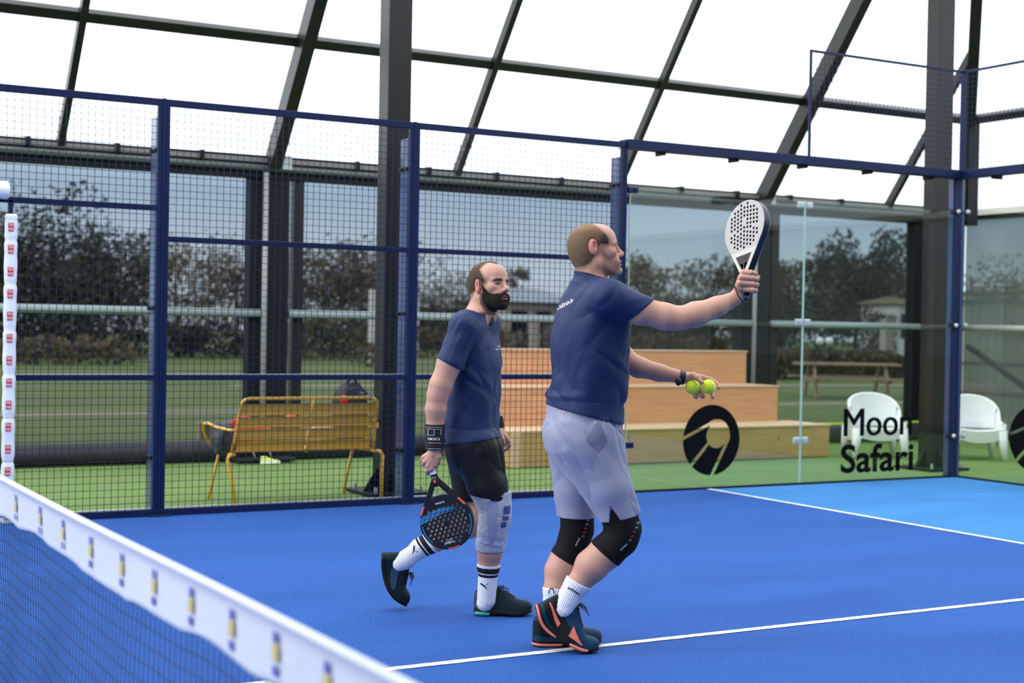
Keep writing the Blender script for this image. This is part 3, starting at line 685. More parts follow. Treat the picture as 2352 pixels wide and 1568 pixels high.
# white armchairs
def armchair(c, rz, lab):
    o = empty('armchair', c, lab, 'chair', 'white plastic armchairs behind the glass', rz=rz)
    M = Matrix.Translation(c) @ Matrix.Rotation(rz, 4, 'Z')       # local -y is the front
    def U(s, off=0):          # s 0..1 round the shell from front left over the back to front right
        hw, hd = .295-off, .27-off
        if s < .25: return -hw, -hd+ (s/.25)*(.30+off*.5) , 0
        if s > .75: return hw, -hd+((1-s)/.25)*(.30+off*.5), 0
        a = (s-.25)/.5*PI; x0 = -hw*math.cos(a); return x0, (.03)+ (hd-.03)*math.sin(a)**.8, 1
    def top(s):
        a = abs(s-.5)*2
        return .71-.04*(a/.5)**2 if a < .5 else max(.43, .67-.24*((a-.5)/.25) if a < .75 else .43-.015*(a-.75)/.25)
    def top2(s):
        a = abs(s-.5)*2; b = .40+.31*max(0, math.cos(a*PI/1.30))**.62
        return max(b, .445-.03*a)
    m = MB()
    def outer(u, v):
        x, y, k = U(u); z0 = .17+.03*math.sin(u*PI); z = z0+(top2(u)-z0)*v
        lean = 1+.10*(z-.3); return M @ Vector((x*lean*.98, y*(1+.25*(z-.3) if y > 0 else 1), z))
    def inner(u, v):
        x, y, k = U(u, .035); z0 = .34; z = z0+(top2(u)-z0)*(1-v)
        lean = 1+.10*(z-.3); return M @ Vector((x*lean*.98, y*(1+.25*(z-.3) if y > 0 else 1), z))
    m.grid(outer, 48, 12); m.grid(inner, 48, 12)
    m.grid(lambda u, v: (outer(u, 1)*(1-v)+inner(u, 0)*v)+Vector((0, 0, .012*math.sin(v*PI))), 48, 4)
    for u in (0, 1): m.grid(lambda v, w: outer(u, v)*(1-w)+(M @ Vector((U(u, .035)[0], -.235, .20+(top2(u)-.2)*v)))*w, 8, 2)
    m.build('shell', M_WHITEPL, o, True)
    m = MB()
    def seat(u, v):
        x = -.27+.54*u; ymax = .21*math.sqrt(max(0, 1-(x/.30)**2))**.8+.02; y = -.285+(ymax+.285)*v
        return M @ Vector((x, y, .345-.05*v+.03*(2*u-1)**2-.02*math.exp(-(v/.08)**2)))
    m.grid(seat, 16, 16)
    m.grid(lambda u, v: M @ Vector((-.295+.59*u, -.285+.01*v, .345-.02+.03*(2*u-1)**2-(.13-.03*(2*u-1)**2)*v)), 16, 5); m.build('seat', M_WHITEPL, o, True)
    for sx in (-1, 1):
        for sy in (-1, 1):
            m = MB(); a = M @ Vector((sx*.250, sy*.235, .33)); b = M @ Vector((sx*.290, sy*.268, .0))
            m.tube([a, a*.45+b*.55, b], [.066, .046, .024], 14); m.build('leg', M_WHITEPL, o, True)
    return o
armchair((10.87, 2.06, 0), -.50, 'white plastic armchair partly behind the Moon Safari lettering')
armchair((11.85, 1.50, 0), -.55, 'white plastic armchair just right of the corner post')
# ================================================================ OUTSIDE
M_FIELD = mat('meadow_grass', (.060, .098, .012), rough=.9, noise_amt=.25, nscale=.5, col2=(.115, .150, .022), detail=6, stretch=(.3, 1.2, 1))
M_PATH = mat('sand_path', (.25, .22, .14), rough=.9, noise_amt=.1)
m = MB(); m.box(-90, 140, 4.3, 160, -.14, -.08); m.box(14.6, 140, -60, 4.3, -.14, -.08)
fld = m.build('ground', M_FIELD); tag(fld, kind='structure')
def strip(x0, y0, x1, y1, w, name, m_, label, cat):
    d = Vector((x1-x0, y1-y0, 0)).normalized(); nn = Vector((-d.y, d.x, 0)); m = MB()
    L = Vector((x1-x0, y1-y0, 0)).length; k = int(L)
    m.grid(lambda u, v: Vector((x0, y0, -.075))+d*(L*u)+nn*((v-.5)*w*(1+.3*noise.noise(Vector((u*8, v*2, 0))))), k, 2)
    ob = m.build(name, m_); 
    if label: tag(ob, label, cat)
    return ob
tag(strip(-10, 12.6, 60, 12.9, .9, 'path', M_PATH, None, None), kind='structure')
tag(strip(10, 22, 70, 16, 1.2, 'path', M_PATH, None, None), kind='structure')
# picnic table
M_OLDW = mat('weathered_wood', (.36, .25, .17), rough=.8, noise_amt=.15, nscale=4)
pc = empty('picnic_table', (21.6, 14.2, 0), 'weathered wooden picnic table on the grass beyond the wall', 'table', rz=-.55)
PM = Matrix.Translation((21.9, 14.6, -.08)) @ Matrix.Rotation(-.50, 4, 'Z')
def pbar(name, a, b, w, h):
    m = MB(); m.bar(PM @ Vector(a), PM @ Vector(b), w, h); return m.build(name, M_OLDW, pc)
for k in range(5): pbar('table_board', (-1.15, -.32+.16*k, .76), (1.15, -.32+.16*k, .76), .145, .045)
for s in (-1, 1):
    for k in (0, 1): pbar('bench_board', (-1.15, s*(.68+.15*k), .45), (1.15, s*(.68+.15*k), .45), .13, .045)
    for x in (-.8, .8): pbar('leg', (x, s*.25, .73), (x, s*.62, .0), .05, .12)
for x in (-.8, .8): pbar('cross_beam', (x, -.85, .40), (x, .85, .40), .045, .1)
# low wooden sleepers seen left of the bench
for i, (x, y, L) in enumerate([(4.55, 6.6, .55)]):
    xa, za = (lambda d: (CAMP.x+d.x*(6.6-CAMP.y)/d.y, CAMP.z+d.z*(6.6-CAMP.y)/d.y))(_fw+CR*((461-1176)/FPX)-CU*((970-784)/FPX))
    m = MB(); m.bbox(xa, xa+.17, y, y+.15, -.08, za, .01); tag(m.build('timber_block', M_OLDW), 'small weathered timber block on the grass left of the yellow bench', 'block')
# trees
M_BARK = mat('bark', (.07, .055, .04), rough=.9)
def leafm(name, a, b): return mat(name, a, rough=.8, col2=b, nscale=.8, noise_amt=.2)
LM = [leafm('dark_leaves', (.018, .022, .012), (.045, .045, .022)), leafm('brown_leaves', (.06, .045, .022), (.12, .08, .035)), leafm('olive_leaves', (.06, .06, .025), (.13, .12, .05)), leafm('ochre_leaves', (.10, .075, .035), (.17, .125, .06))]
def tree(x, y, h, r, mi, dens, label, group='trees beyond the field', shape=1.0, seed=0, low=.25):
    rr = random.Random(seed+int(x*7)); o = empty('tree', (x, y, -.1), label, 'tree', group)
    m = MB(); top = Vector((x, y, h*.85)); m.tube([(x, y, -.1), (x+.1, y, h*.3), top], [h*.022, h*.017, h*.004], 7)
    ends = []
    for k in range(14):
        a = rr.uniform(0, 2*PI); z0 = h*rr.uniform(.2, .6); e = Vector((x+math.cos(a)*r*rr.uniform(.4, .85), y+math.sin(a)*r*rr.uniform(.4, .85), z0+h*rr.uniform(.15, .38)))
        m.tube([(x, y, z0), Vector((x, y, z0))*.5+e*.5+Vector((0, 0, -.1)), e], [h*.008, h*.005, h*.002], 5); ends.append(e)
    m.build('trunk', M_BARK, o)
    blobs = [(Vector((x+rr.gauss(0, r*.42), y+rr.gauss(0, r*.42), h*(low+(1-low)*rr.random()**.8*.92))), r*rr.uniform(.22, .42)) for k in range(int(16*shape)+10)]
    lf = MB(); n = int(dens)
    for k in range(n):
        c, br = rr.choice(blobs)
        zt = (c.z/h); 
        d = Vector((rr.gauss(0, 1), rr.gauss(0, 1), rr.gauss(0, 1))).normalized()*br*rr.random()**.4; p = c+d
        s = h*rr.uniform(.010, .026); a = Vector((rr.gauss(0, 1), rr.gauss(0, 1), rr.gauss(0, 1))).normalized(); b = a.orthogonal().normalized()*s; cc = a.cross(b).normalized()*s*.7
        lf.add([p-b, p-cc, p+b, p+cc], [(0, 1, 2, 3)])
    lf.build('foliage', LM[mi], o)
    return o
def at(px, py_top, Y):
    """x and height at field distance Y for a picture column and row"""
    d = _fw+CR*((px-1176)/FPX)-CU*((py_top-784)/FPX); t = (Y-CAMP.y)/d.y; p = CAMP+d*t
    return p.x, p.z
TR = [(30, 485, 46, 5.0, 0, 9000, 'tall dark tree at the far left beyond the field'), (150, 545, 48, 4.0, 0, 7000, 'dark tree sloping down beside the tallest one at far left'),
      (-60, 560, 45, 4.5, 0, 5000, 'dark tree cut by the left edge'), (290, 590, 52, 3.2, 1, 3200, 'thin brown tree left of the first fence post'), (420, 575, 52, 3.9, 3, 3000, 'sparse ochre tree right of the first fence post'),
      (560, 590, 54, 3.0, 1, 3400, 'brown tree just left of the wall post behind the bench'), (215, 655, 47, 3.0, 0, 4500, 'low dark tree at the left behind the hedge'), (760, 585, 56, 4.6, 1, 6500, 'broad brown tree right of the wall post'), (850, 595, 57, 3.6, 1, 4500, 'brown tree behind the left steel column'),
      (1030, 640, 62, 3.0, 2, 3000, 'low olive tree left of the bearded player'), (1205, 605, 66, 1.0, 2, 900, 'slim conifer between the two players'),
      (1500, 572, 52, 2.3, 3, 2400, 'slender yellowing tree right of the taller player'), (1585, 690, 50, 2.6, 1, 2600, 'low brown tree left of the raised racket'), (1650, 612, 52, 2.6, 1, 3600, 'brown tree below the raised racket'),
      (1790, 615, 56, 3.4, 1, 4500, 'brown tree right of the raised racket'), (1870, 600, 58, 3.2, 0, 4200, 'dark tree left of the tallest tree on the right'), (1995, 545, 56, 4.2, 0, 8000, 'tallest dark tree behind the right glass panel'), (2060, 620, 58, 3.0, 1, 3500, 'brown tree right of the tallest tree on the right'),
      (1460, 640, 60, 2.0, 2, 1500, 'small olive tree right behind the taller player')]
for i, (px, py, Y, r, mi, dn, lab) in enumerate(TR):
    x, h = at(px, py, Y); tree(x, Y+1, h+.2, r, mi, dn, lab, seed=i, shape=1.2)
for px, py, X in ((2290, 640, 40), (2350, 655, 42)):
    d = _fw+CR*((px-1176)/FPX)-CU*((py-784)/FPX); t = (X-CAMP.x)/d.x; p = CAMP+d*t
    tree(p.x, p.y, p.z, 3.2, 2, 3500, 'pale olive tree %s beyond the right wall' % ('left of the other' if px < 2300 else 'at the right edge'), seed=px)
def hedge(px0, px1, py_top, Y, mi, dens, label, depth=2.0):
    x0, h = at(px0, py_top, Y); x1, _ = at(px1, py_top, Y); m = MB(); rr = random.Random(int(px0)+3)
    n = int((x1-x0)*dens)
    for k in range(n):
        u = rr.random(); zz = rr.random()**.7*h*(1+.12*math.sin(u*31)+.08*math.sin(u*83)); p = Vector((x0+(x1-x0)*u, Y+rr.uniform(0, depth), zz-.08)); s = rr.uniform(.06, .15)
        a = Vector((rr.gauss(0, 1), rr.gauss(0, 1), rr.gauss(0, 1))).normalized(); b = a.orthogonal().normalized()*s; cc = a.cross(b).normalized()*s*.7
        m.add([p-b, p-cc, p+b, p+cc], [(0, 1, 2, 3)])
    tag(m.build('hedge', LM[mi]), label, 'hedge', 'hedges beyond the field')
hedge(-80, 600, 735, 44, 0, 260, 'long dark hedge below the trees on the left')
hedge(-60, 330, 770, 36, 3, 200, 'strip of tall dry grass along the field on the left', 1.5)
hedge(600, 1150, 745, 46, 1, 200, 'brown hedge behind the field in the middle')
hedge(690, 860, 715, 42, 2, 420, 'clump of rounded olive shrubs behind the bench')
hedge(860, 960, 790, 34, 3, 220, 'low dry grass left of the bearded player')
hedge(1150, 1720, 760, 48, 1, 200, 'hedge showing between the two players')
hedge(1735, 2105, 808, 24, 1, 2200, 'low brown beech hedge behind the picnic table')
hedge(1380, 2105, 700, 50, 0, 300, 'dark hedge at the foot of the right hand trees')
# houses and fences
def house(px0, px1, py_eave, py_ridge, Y, wallc, roofc, label, wins=3, depth=8):
    x0, e = at(px0, py_eave, Y); x1, _ = at(px1, py_eave, Y); _, rg = at(px0, py_ridge, Y)
    o = empty('house', ((x0+x1)/2, Y, -.1), label, 'house', 'houses beyond the field')
    m = MB(); m.box(x0, x1, Y, Y+depth, -.1, e); m.build('wall', wallc, o)
    m = MB(); m.add([(x0-.3, Y-.4, e-.05), (x1+.3, Y-.4, e-.05), (x1+.3, Y+depth+.4, e-.05), (x0-.3, Y+depth+.4, e-.05), (x0+.5, Y+depth/2, rg), (x1-.5, Y+depth/2, rg)], [(0, 1, 5, 4), (2, 3, 4, 5), (0, 4, 3), (1, 2, 5), (0, 3, 2, 1)]); m.build('roof', roofc, o)
    for k in range(wins):
        xc = x0+(x1-x0)*(k+.5)/wins; m = MB(); m.box(xc-.5, xc+.5, Y-.03, Y, e*.35, e*.8); m.build('window', M_BLACKM, o)
M_SLATE = mat('grey_roof', (.26, .29, .33), rough=.6); M_STONE = mat('beige_wall', (.34, .30, .25), rough=.8); M_DARKH = mat('dark_wall', (.05, .055, .06), rough=.7); M_WW = mat('pale_wall', (.55, .55, .54), rough=.7)
house(1165, 1330, 690, 655, 62, M_STONE, M_SLATE, 'low house with a grey roof between the two players')
house(960, 1120, 705, 672, 66, M_DARKH, M_SLATE, 'dark low house with a grey roof left of the bearded player')
house(1330, 1640, 738, 722, 58, M_STONE, M_DARKH, 'beige outbuilding behind the taller player', 4)
house(1745, 1830, 752, 742, 54, M_WW, M_DARKH, 'pale grey shed right of the raised racket', 1, 3)
house(2065, 2105, 695, 680, 50, M_WW, LM[2], 'pale shed at the right end of the back wall', 1, 3)
house(400, 470, 745, 735, 56, M_DARKH, M_SLATE, 'small shed behind the left fence panel', 1, 3)
for i, (px, py, Y, c) in enumerate([(865, 665, 40, M_WW), (1232, 735, 45, M_STONE), (2043, 735, 30, M_STONE), (955, 690, 50, M_WW)]):
    x, h = at(px, py, Y); m = MB(); m.box(x-.18, x+.18, Y, Y+.3, -.1, h)
    tag(m.build('gate_post', c), ['white post beside the left steel column', 'beige post between the two players', 'beige post right of the two pale lamps', 'white post left of the bearded player'][i], 'post', 'posts beyond the field')
for px in (1883, 1905):
    x, h = at(px, 783, 23); o = empty('garden_lamp', (x, 23, -.08), 'round pale garden lamp, %s of the pair over the brown hedge' % ('left' if px < 1900 else 'right'), 'lamp')
    m = MB(); m.sphere((x, 23, h), .12, 14); m.build('globe', M_WHITEPL, o, True); m = MB(); m.tube([(x, 23, -.1), (x, 23, h-.1)], .03, 8); m.build('pole', M_BLACKM, o)
# corrugated green-grey fence beyond the right wall
M_CORR = mat('grey_green_board', (.30, .33, .26), rough=.7, noise_amt=.12, nscale=4, stretch=(1, 6, .4))
bf = empty('board_fence', (16.2, 2, 0), 'grey green board fence outside the right wall', 'fence')
for k in range(60):
    y = 6.5-.16*k; m = MB(); m.box(16.2, 16.23+.02*(k % 2), y-.075, y+.075, -.1, 1.95); m.build('board', M_CORR, bf)
for z in (.55, 1.0):
    m = MB(); m.box(16.15, 16.19, -3, 6.6, z-.02, z+.02); m.build('rail', M_ALU, bf)
m = MB(); m.bbox(16.0, 16.12, -3, 6.6, 1.99, 2.06, .005); tag(m.build('hedge_board', LM[2]), 'olive strip on top of the board fence at right', 'strip')
# ================================================================ PEOPLE: bodies and clothes as smooth implicit surfaces
Rh = np.array([math.cos(YAW), -math.sin(YAW), 0.]); Dh = np.array([math.sin(YAW), math.cos(YAW), 0.]); Zh = np.array([0, 0, 1.])
nC = np.array(CAMP); nF = np.array(_fw); nR = np.array(CR); nU = np.array(CU)
def pj(u, v, D): return nC+(nF+nR*((u-1176)/FPX)-nU*((v-784)/FPX))*D
def _h(i, j, k):
    n = (i*73856093) ^ (j*19349663) ^ (k*83492791); n = (n ^ (n >> 13))*1274126177 & 0x7fffffff; n = n ^ (n >> 16); return (n & 0xffff)/65535.*2-1
def vn(P):
    F = np.floor(P).astype(np.int64); f = P-F; f = f*f*(3-2*f); r = 0
    for a in (0, 1):
        for b in (0, 1):
            for c in (0, 1):
                r = r+_h(F[:, 0]+a, F[:, 1]+b, F[:, 2]+c)*(f[:, 0] if a else 1-f[:, 0])*(f[:, 1] if b else 1-f[:, 1])*(f[:, 2] if c else 1-f[:, 2])
    return r
def smin(a, b, k):
    if k <= 0: return np.minimum(a, b)
    h = np.clip(.5+.5*(b-a)/k, 0, 1); return b+(a-b)*h-k*h*(1-h)
def smax(a, b, k): return -smin(-a, -b, k)
def cone(P, a, b, ra, rb):
    a = np.asarray(a, float); b = np.asarray(b, float); d = b-a; t = np.clip((P-a)@d/(d@d), 0, 1)
    return np.linalg.norm(P-a-t[:, None]*d, axis=1)-(ra+(rb-ra)*t)
def econe(P, a, b, ra, rb, ax, k):
    """capsule whose section is scaled by 1/k along the axis ax"""
    ax = np.asarray(ax, float); ax = ax/np.linalg.norm(ax); sc = lambda Q: Q+np.outer((Q@ax)*(k-1), ax)
    a_ = sc(np.asarray([a], float))[0]; b_ = sc(np.asarray([b], float))[0]; f = cone(sc(P), a_, b_, ra, rb); return f*min(1, 1/k)
def ell(P, c, ax, r):
    Q = (P-np.asarray(c))@np.asarray(ax, float).T; r = np.asarray(r, float); k0 = np.linalg.norm(Q/r, axis=1); k1 = np.linalg.norm(Q/(r*r), axis=1)
    return k0*(k0-1)/np.maximum(k1, 1e-9)
def chain(P, pts, rs, k=.01):
    f = None
    for i in range(len(pts)-1):
        g = cone(P, pts[i], pts[i+1], rs[i], rs[i+1]); f = g if f is None else smin(f, g, k)
    return f
class Stack:
    """trunk: elliptical sections; rows (z, centre xy, half front-back b, half side a)"""
    def __init__(s, rows, fdir):
        rows = sorted(rows, key=lambda r: r[0]); s.z = np.array([r[0] for r in rows]); s.c = np.array([r[1] for r in rows]); s.b = np.array([r[2] for r in rows]); s.a = np.array([r[3] for r in rows])
        s.f = np.array(fdir[:2]); s.s = np.array([s.f[1], -s.f[0]])
        zz = np.linspace(s.z[0], s.z[-1], 160); w = np.hanning(17); w /= w.sum()
        def sm(y): y = np.interp(zz, s.z, y); return np.convolve(np.pad(y, 8, 'edge'), w, 'valid')
        s.zz = zz; s.cx, s.cy, s.bb, s.aa = sm(s.c[:, 0]), sm(s.c[:, 1]), sm(s.b), sm(s.a)
    def __call__(s, P, pw=2.35, grow=0):
        z = P[:, 2]; cx = np.interp(z, s.zz, s.cx); cy = np.interp(z, s.zz, s.cy); b = np.interp(z, s.zz, s.bb)+grow; a = np.interp(z, s.zz, s.aa)+grow
        dx = P[:, 0]-cx; dy = P[:, 1]-cy; q = (np.abs(dx*s.f[0]+dy*s.f[1])/b)**pw+(np.abs(dx*s.s[0]+dy*s.s[1])/a)**pw
        q = np.maximum(q, 1e-9)**(1/pw); f = (q-1)*np.minimum(a, b)*.95
        return np.maximum(f, np.maximum(z-s.z[-1], s.z[0]-z))
def polygonize(fn, lo, hi, h, B=8, proj=True):
    lo = np.asarray(lo, float); n = (np.ceil((np.asarray(hi)-lo)/h/B).astype(int)+1); N = n*B
    bi = np.stack(np.meshgrid(*[np.arange(k) for k in n], indexing='ij'), -1).reshape(-1, 3)
    fc = fn(lo+(bi*B+B/2-.5)*h); act = np.abs(fc) < h*B*1.5+h*2
    F = np.ones(N, np.float32); o = np.stack(np.meshgrid(*[np.arange(B)]*3, indexing='ij'), -1).reshape(-1, 3)
    Fb = F.reshape(n[0], B, n[1], B, n[2], B)
    ins = bi[~act & (fc < 0)]
    for q in ins: Fb[q[0], :, q[1], :, q[2], :] = -1
    A = bi[act]; step = 600
    for i in range(0, len(A), step):
        g = (A[i:i+step, None, :]*B+o[None]).reshape(-1, 3); F[g[:, 0], g[:, 1], g[:, 2]] = fn(lo+g*h)
    S_ = F < 0
    c = [S_[a:N[0]-1+a, b:N[1]-1+b, d:N[2]-1+d] for a in (0, 1) for b in (0, 1) for d in (0, 1)]
    cnt = sum(x.astype(np.int8) for x in c); mk = (cnt > 0) & (cnt < 8); ci = np.argwhere(mk); idx = -np.ones(mk.shape, np.int64); idx[mk] = np.arange(len(ci))
    co = np.array([(a, b, d) for a in (0, 1) for b in (0, 1) for d in (0, 1)]); V = np.stack([F[ci[:, 0]+a, ci[:, 1]+b, ci[:, 2]+d] for a, b, d in co], 1)
    acc = np.zeros((len(ci), 3)); num = np.zeros(len(ci))
    for p in range(8):
        for q in range(p+1, 8):
            if abs(co[p]-co[q]).sum() != 1: continue
            x = (V[:, p] < 0) != (V[:, q] < 0); t = np.where(x, V[:, p]/np.where(x, V[:, p]-V[:, q], 1), 0)
            acc += x[:, None]*(co[p]+t[:, None]*(co[q]-co[p])); num += x
    vs = lo+(ci+acc/num[:, None])*h
    fs = []
    for ax in range(3):
        a1, a2 = [(1, 2), (2, 0), (0, 1)][ax]; sl = [slice(None)]*3; sl2 = [slice(None)]*3; sl[ax] = slice(0, N[ax]-1); sl2[ax] = slice(1, N[ax])
        X = S_[tuple(sl)] != S_[tuple(sl2)]; e = np.argwhere(X); e = e[(e[:, a1] > 0) & (e[:, a2] > 0) & (e[:, a1] < N[a1]-1) & (e[:, a2] < N[a2]-1)]
        u1 = np.zeros(3, int); u1[a1] = 1; u2 = np.zeros(3, int); u2[a2] = 1
        g = lambda q: idx[q[:, 0], q[:, 1], q[:, 2]]
        Q = np.stack([g(e-u1-u2), g(e-u2), g(e), g(e-u1)], 1); inside = S_[e[:, 0], e[:, 1], e[:, 2]]
        Q[~inside] = Q[~inside][:, ::-1]; fs.append(Q)
    fs = np.concatenate(fs); fs = fs[(fs >= 0).all(1)]
    if proj:
        for _ in range(2):
            f = fn(vs); e = h*.3; G = np.stack([fn(vs+np.eye(3)[k]*e)-f for k in range(3)], 1)/e
            st = f[:, None]*G/np.maximum((G*G).sum(1), .05)[:, None]; ln = np.linalg.norm(st, axis=1); st *= np.minimum(1, h*.5/np.maximum(ln, 1e-9))[:, None]; vs = vs-st
    return vs, fs
def mesh_np(name, vs, fs, m_, parent=None, col=None, smooth=True, sm_it=0):
    me = bpy.data.meshes.new(name); me.vertices.add(len(vs)); me.vertices.foreach_set('co', vs.astype(np.float32).ravel())
    me.loops.add(len(fs)*4); me.loops.foreach_set('vertex_index', fs.astype(np.int32).ravel()); me.polygons.add(len(fs)); me.polygons.foreach_set('loop_start', np.arange(0, len(fs)*4, 4, dtype=np.int32))
    me.update(calc_edges=True); me.validate()
    if col is not None:
        at_ = me.color_attributes.new('Col', 'FLOAT_COLOR', 'POINT'); at_.data.foreach_set('color', np.concatenate([col, np.ones((len(col), 1))], 1).astype(np.float32).ravel())
    return link(name, me, m_, parent, smooth)
def sdf_part(name, fn, pts, pad, h, m_, parent, colfn=None):
    pts = np.array(pts); vs, fs = polygonize(fn, pts.min(0)-pad-.13, pts.max(0)+pad+.13, h)
    return mesh_np(name, vs, fs, m_, parent, colfn(vs) if colfn else None)
def lerp(a, b, t): return np.asarray(a)*(1-t)+np.asarray(b)*t
def sst(x, a, b): t = np.clip((x-a)/(b-a), 0, 1); return t*t*(3-2*t)
def blendc(c, c2, w): return c*(1-w[:, None])+np.asarray(c2)*w[:, None]
M_SKIN = mat('skin', (.5, .3, .2), rough=.50, spec=.35, vcol=True, sss=.08, bump=.06, bscale=260)
M_HAIR = mat('short_hair', (.2, .1, .05), rough=.75, spec=.2, vcol=True, bump=.9, bscale=420)
M_VC = mat('printed_shell', (.5, .5, .5), rough=.33, vcol=True, spec=.4)
M_TEE = mat('navy_jersey', (.005, .019, .085), rough=.62, sheen=.04, bump=.05, bscale=500, spec=.3)
M_GREYS = mat('lilac_grey_ripstop', (.27, .285, .40), rough=.7, bump=.06, bscale=300, sheen=.2)
M_BLKS = mat('black_short_fabric', (.006, .007, .006), rough=.55, spec=.35)
M_SLEEVE = mat('black_knee_sleeve', (.005, .005, .006), rough=.8, spec=.2)
M_BRACE = mat('pale_grey_knit', (.42, .44, .53), rough=.8, bump=.35, bscale=160)
M_BRACE2 = mat('blue_grey_knit', (.04, .08, .27), rough=.8, bump=.5, bscale=160)
M_STRAP = mat('pale_lilac_strap', (.46, .49, .66), rough=.6)
M_SOCK = mat('white_ribbed_sock', (.80, .81, .88), rough=.85, bump=.3, bscale=200)
M_EYE = mat('eye_white', (.62, .58, .56), rough=.15); M_IRIS = mat('dark_iris', (.02, .015, .012), rough=.1)
M_BALL = mat('tennis_felt', (.86, 1.0, .03), rough=.95, sheen=.3, bump=.2, bscale=500)
M_SEAM = mat('ball_seam', (.50, .68, .42), rough=.7)
M_WATCH = mat('watch_rubber', (.008, .009, .009), rough=.5)
M_TEAL = mat('dark_teal_mesh', (.003, .015, .022), rough=.6, spec=.2, noise_amt=.25, nscale=300, bump=.2, bscale=500)
M_TEALS = mat('teal_gel', (.03, .36, .28), rough=.3)
M_PETROL = mat('petrol_upper', (.002, .036, .088), rough=.6, spec=.25, bump=.15, bscale=400)
M_CORAL = mat('coral_rubber', (.80, .19, .13), rough=.5)
M_DKSOLE = mat('charcoal_rubber', (.006, .007, .007), rough=.6, spec=.2)
# ---------------------------------------------------------------- head
def head_fn(var):
    """signed distance of a head in its own frame: x forward, y to the left, z up, metres"""
    I = np.eye(3)
    def f(Q, base=False):
        P = Q.copy(); P[:, 1] = np.abs(P[:, 1])
        g = ell(P, (-.016, 0, .042), I, (.098, .077, .082))
        g = smin(g, ell(P, (.030, 0, .050), I, (.062, .064, .060)), .03)
        g = smin(g, ell(P, (-.045, 0, .0), I, (.06, .062, .06)), .03)
        g = smin(g, ell(P, (.030, 0, -.030), I, (.060, .056, .066)), .03)
        g = smin(g, cone(P, (-.005, .050, -.045), (.064, .022, -.088), .018, .016), .028)
        g = smin(g, ell(P, (.074+var.get('chin', 0), 0, -.088), I, (.021, .023, .018)), .020)
        g = smin(g, ell(P, (.052, .044, -.006), I, (.026, .020, .020)), .022)
        g = smin(g, ell(P, (.070, .022, -.052), I, (.024, .026, .028)), .018)
        g = smin(g, cone(P, (.086, .004, .030), (.068, .048, .030), .009, .008), .014)
        g = smax(g, -ell(P, (.104, .033, .010), I, (.024, .021, .016)), .014)
        g = smin(g, ell(P, (.066, .032, .010), I, (.0150, .0165, .0135)), .005)
        # nose
        g = smin(g, cone(P, (.083, 0, .024), (.104, 0, -.012), .0085, .0115), .012)
        g = smin(g, ell(P, (.109, 0, -.019), I, (.0125, .0115, .0105)), .010)
        g = smin(g, ell(P, (.096, .012, -.024), I, (.013, .008, .0085)), .007)
        g = smax(g, -ell(P, (.105, .0075, -.0335), I, (.006, .0038, .005)), .003)
        # lips
        mo = var.get('mouth', .004); lp = var.get('lips', 0)
        g = smin(g, econe(P, (.0955+lp, 0, -.0500), (.0835, .022, -.0545), .0062, .0035, (0, 0, 1), 1.1), .004)
        g = smin(g, econe(P, (.0935+lp, 0, -.0625), (.0835, .019, -.0585), .0070, .0035, (0, 0, 1), 1.1), .004)
        g = smax(g, -ell(P, (.099+lp, 0, -.0562), I, (.016, .023, mo*.5)), .002)
        # eye slit
        g = smax(g, -ell(P, (.082, .032, .0095), I, (.0085, .0125, var.get('slit', .0042))), .002)
        # ear
        PE = P-np.array([var.get('earx', 0), 0, var.get('earz', 0)]); P0_ = P; P = PE; e = ell(P, (-.006, .079, .004), np.array([(.93, .35, -.10), (-.35, .93, 0), (.10, 0, .99)]), (.017, .0075, .031))
        e = smax(e, -ell(P, (.000, .088, .007), I, (.0095, .0085, .0195)), .004); e = smin(e, cone(P, (-.009, .083, .018), (-.004, .081, -.010), .0028, .0028), .003)
        e = smin(e, cone(P, (.004, .074, -.004), (.002, .074, -.012), .006, .006), .004)
        e = smin(e, ell(P, (-.001, .077, -.021), I, (.008, .005, .009)), .006); P = P0_
        g = smin(g, e, .005)
        # neck stump, joined to the body's neck
        nk = var.get('neck'); 
        g = smin(g, cone(P, (-.030, 0, -.045), (-.040, 0, -.13), .058, .060), .025)
        return g
    return f
def make_head(root, body_parts, c, fdir_deg, pitch, roll, scale, var, name_hair='hair'):
    """returns (fn world, to local)"""
    psi = math.radians(fdir_deg); X = Rh*math.cos(psi)+Dh*math.sin(psi); p = math.radians(pitch)
    Xf = X*math.cos(p)+Zh*math.sin(p); Y = np.cross(Zh, X); Zl = np.cross(Xf, Y); Zl /= np.linalg.norm(Zl)
    r = math.radians(roll); Y2 = Y*math.cos(r)+Zl*math.sin(r); Z2 = np.cross(Xf, Y2)
    Rm = np.stack([Xf, Y2, Z2]); hf = head_fn(var); c = np.asarray(c)
    loc = lambda P: (P-c)@Rm.T/scale
    wf = lambda P: hf(loc(P))*scale
    return wf, loc, (lambda q: c+(np.asarray(q)*scale)@Rm), Rm
def decal_on(target_objs, me, origin, ex, ez, ray, name, m_, parent, off=.0012):
    """bends flat lettering (mesh in x/y) onto the surface of the given parts by shooting along ray"""
    dg = bpy.context.evaluated_depsgraph_get(); trees = [BVHTree.FromObject(o, dg) for o in target_objs]
    ex, ez, origin = Vector(ex), Vector(ez), Vector(origin); miss = []; ray = (origin-CAMP).normalized()
    for v in me.vertices:
        p = origin+ex*v.co.x+ez*v.co.y-ray*.4; best = None
        for t in trees:
            h = t.ray_cast(p, ray)
            if h[0] is not None and (best is None or h[3] < best[3]): best = h
        if best: v.co = best[0]-ray*off
        else: miss.append(v.index)
    if miss:
        bm = bmesh.new(); bm.from_mesh(me); bm.verts.ensure_lookup_table(); bmesh.ops.delete(bm, geom=[bm.verts[i] for i in miss], context='VERTS'); bm.to_mesh(me); bm.free()
    me.name = name; return link(name, me, m_, parent)
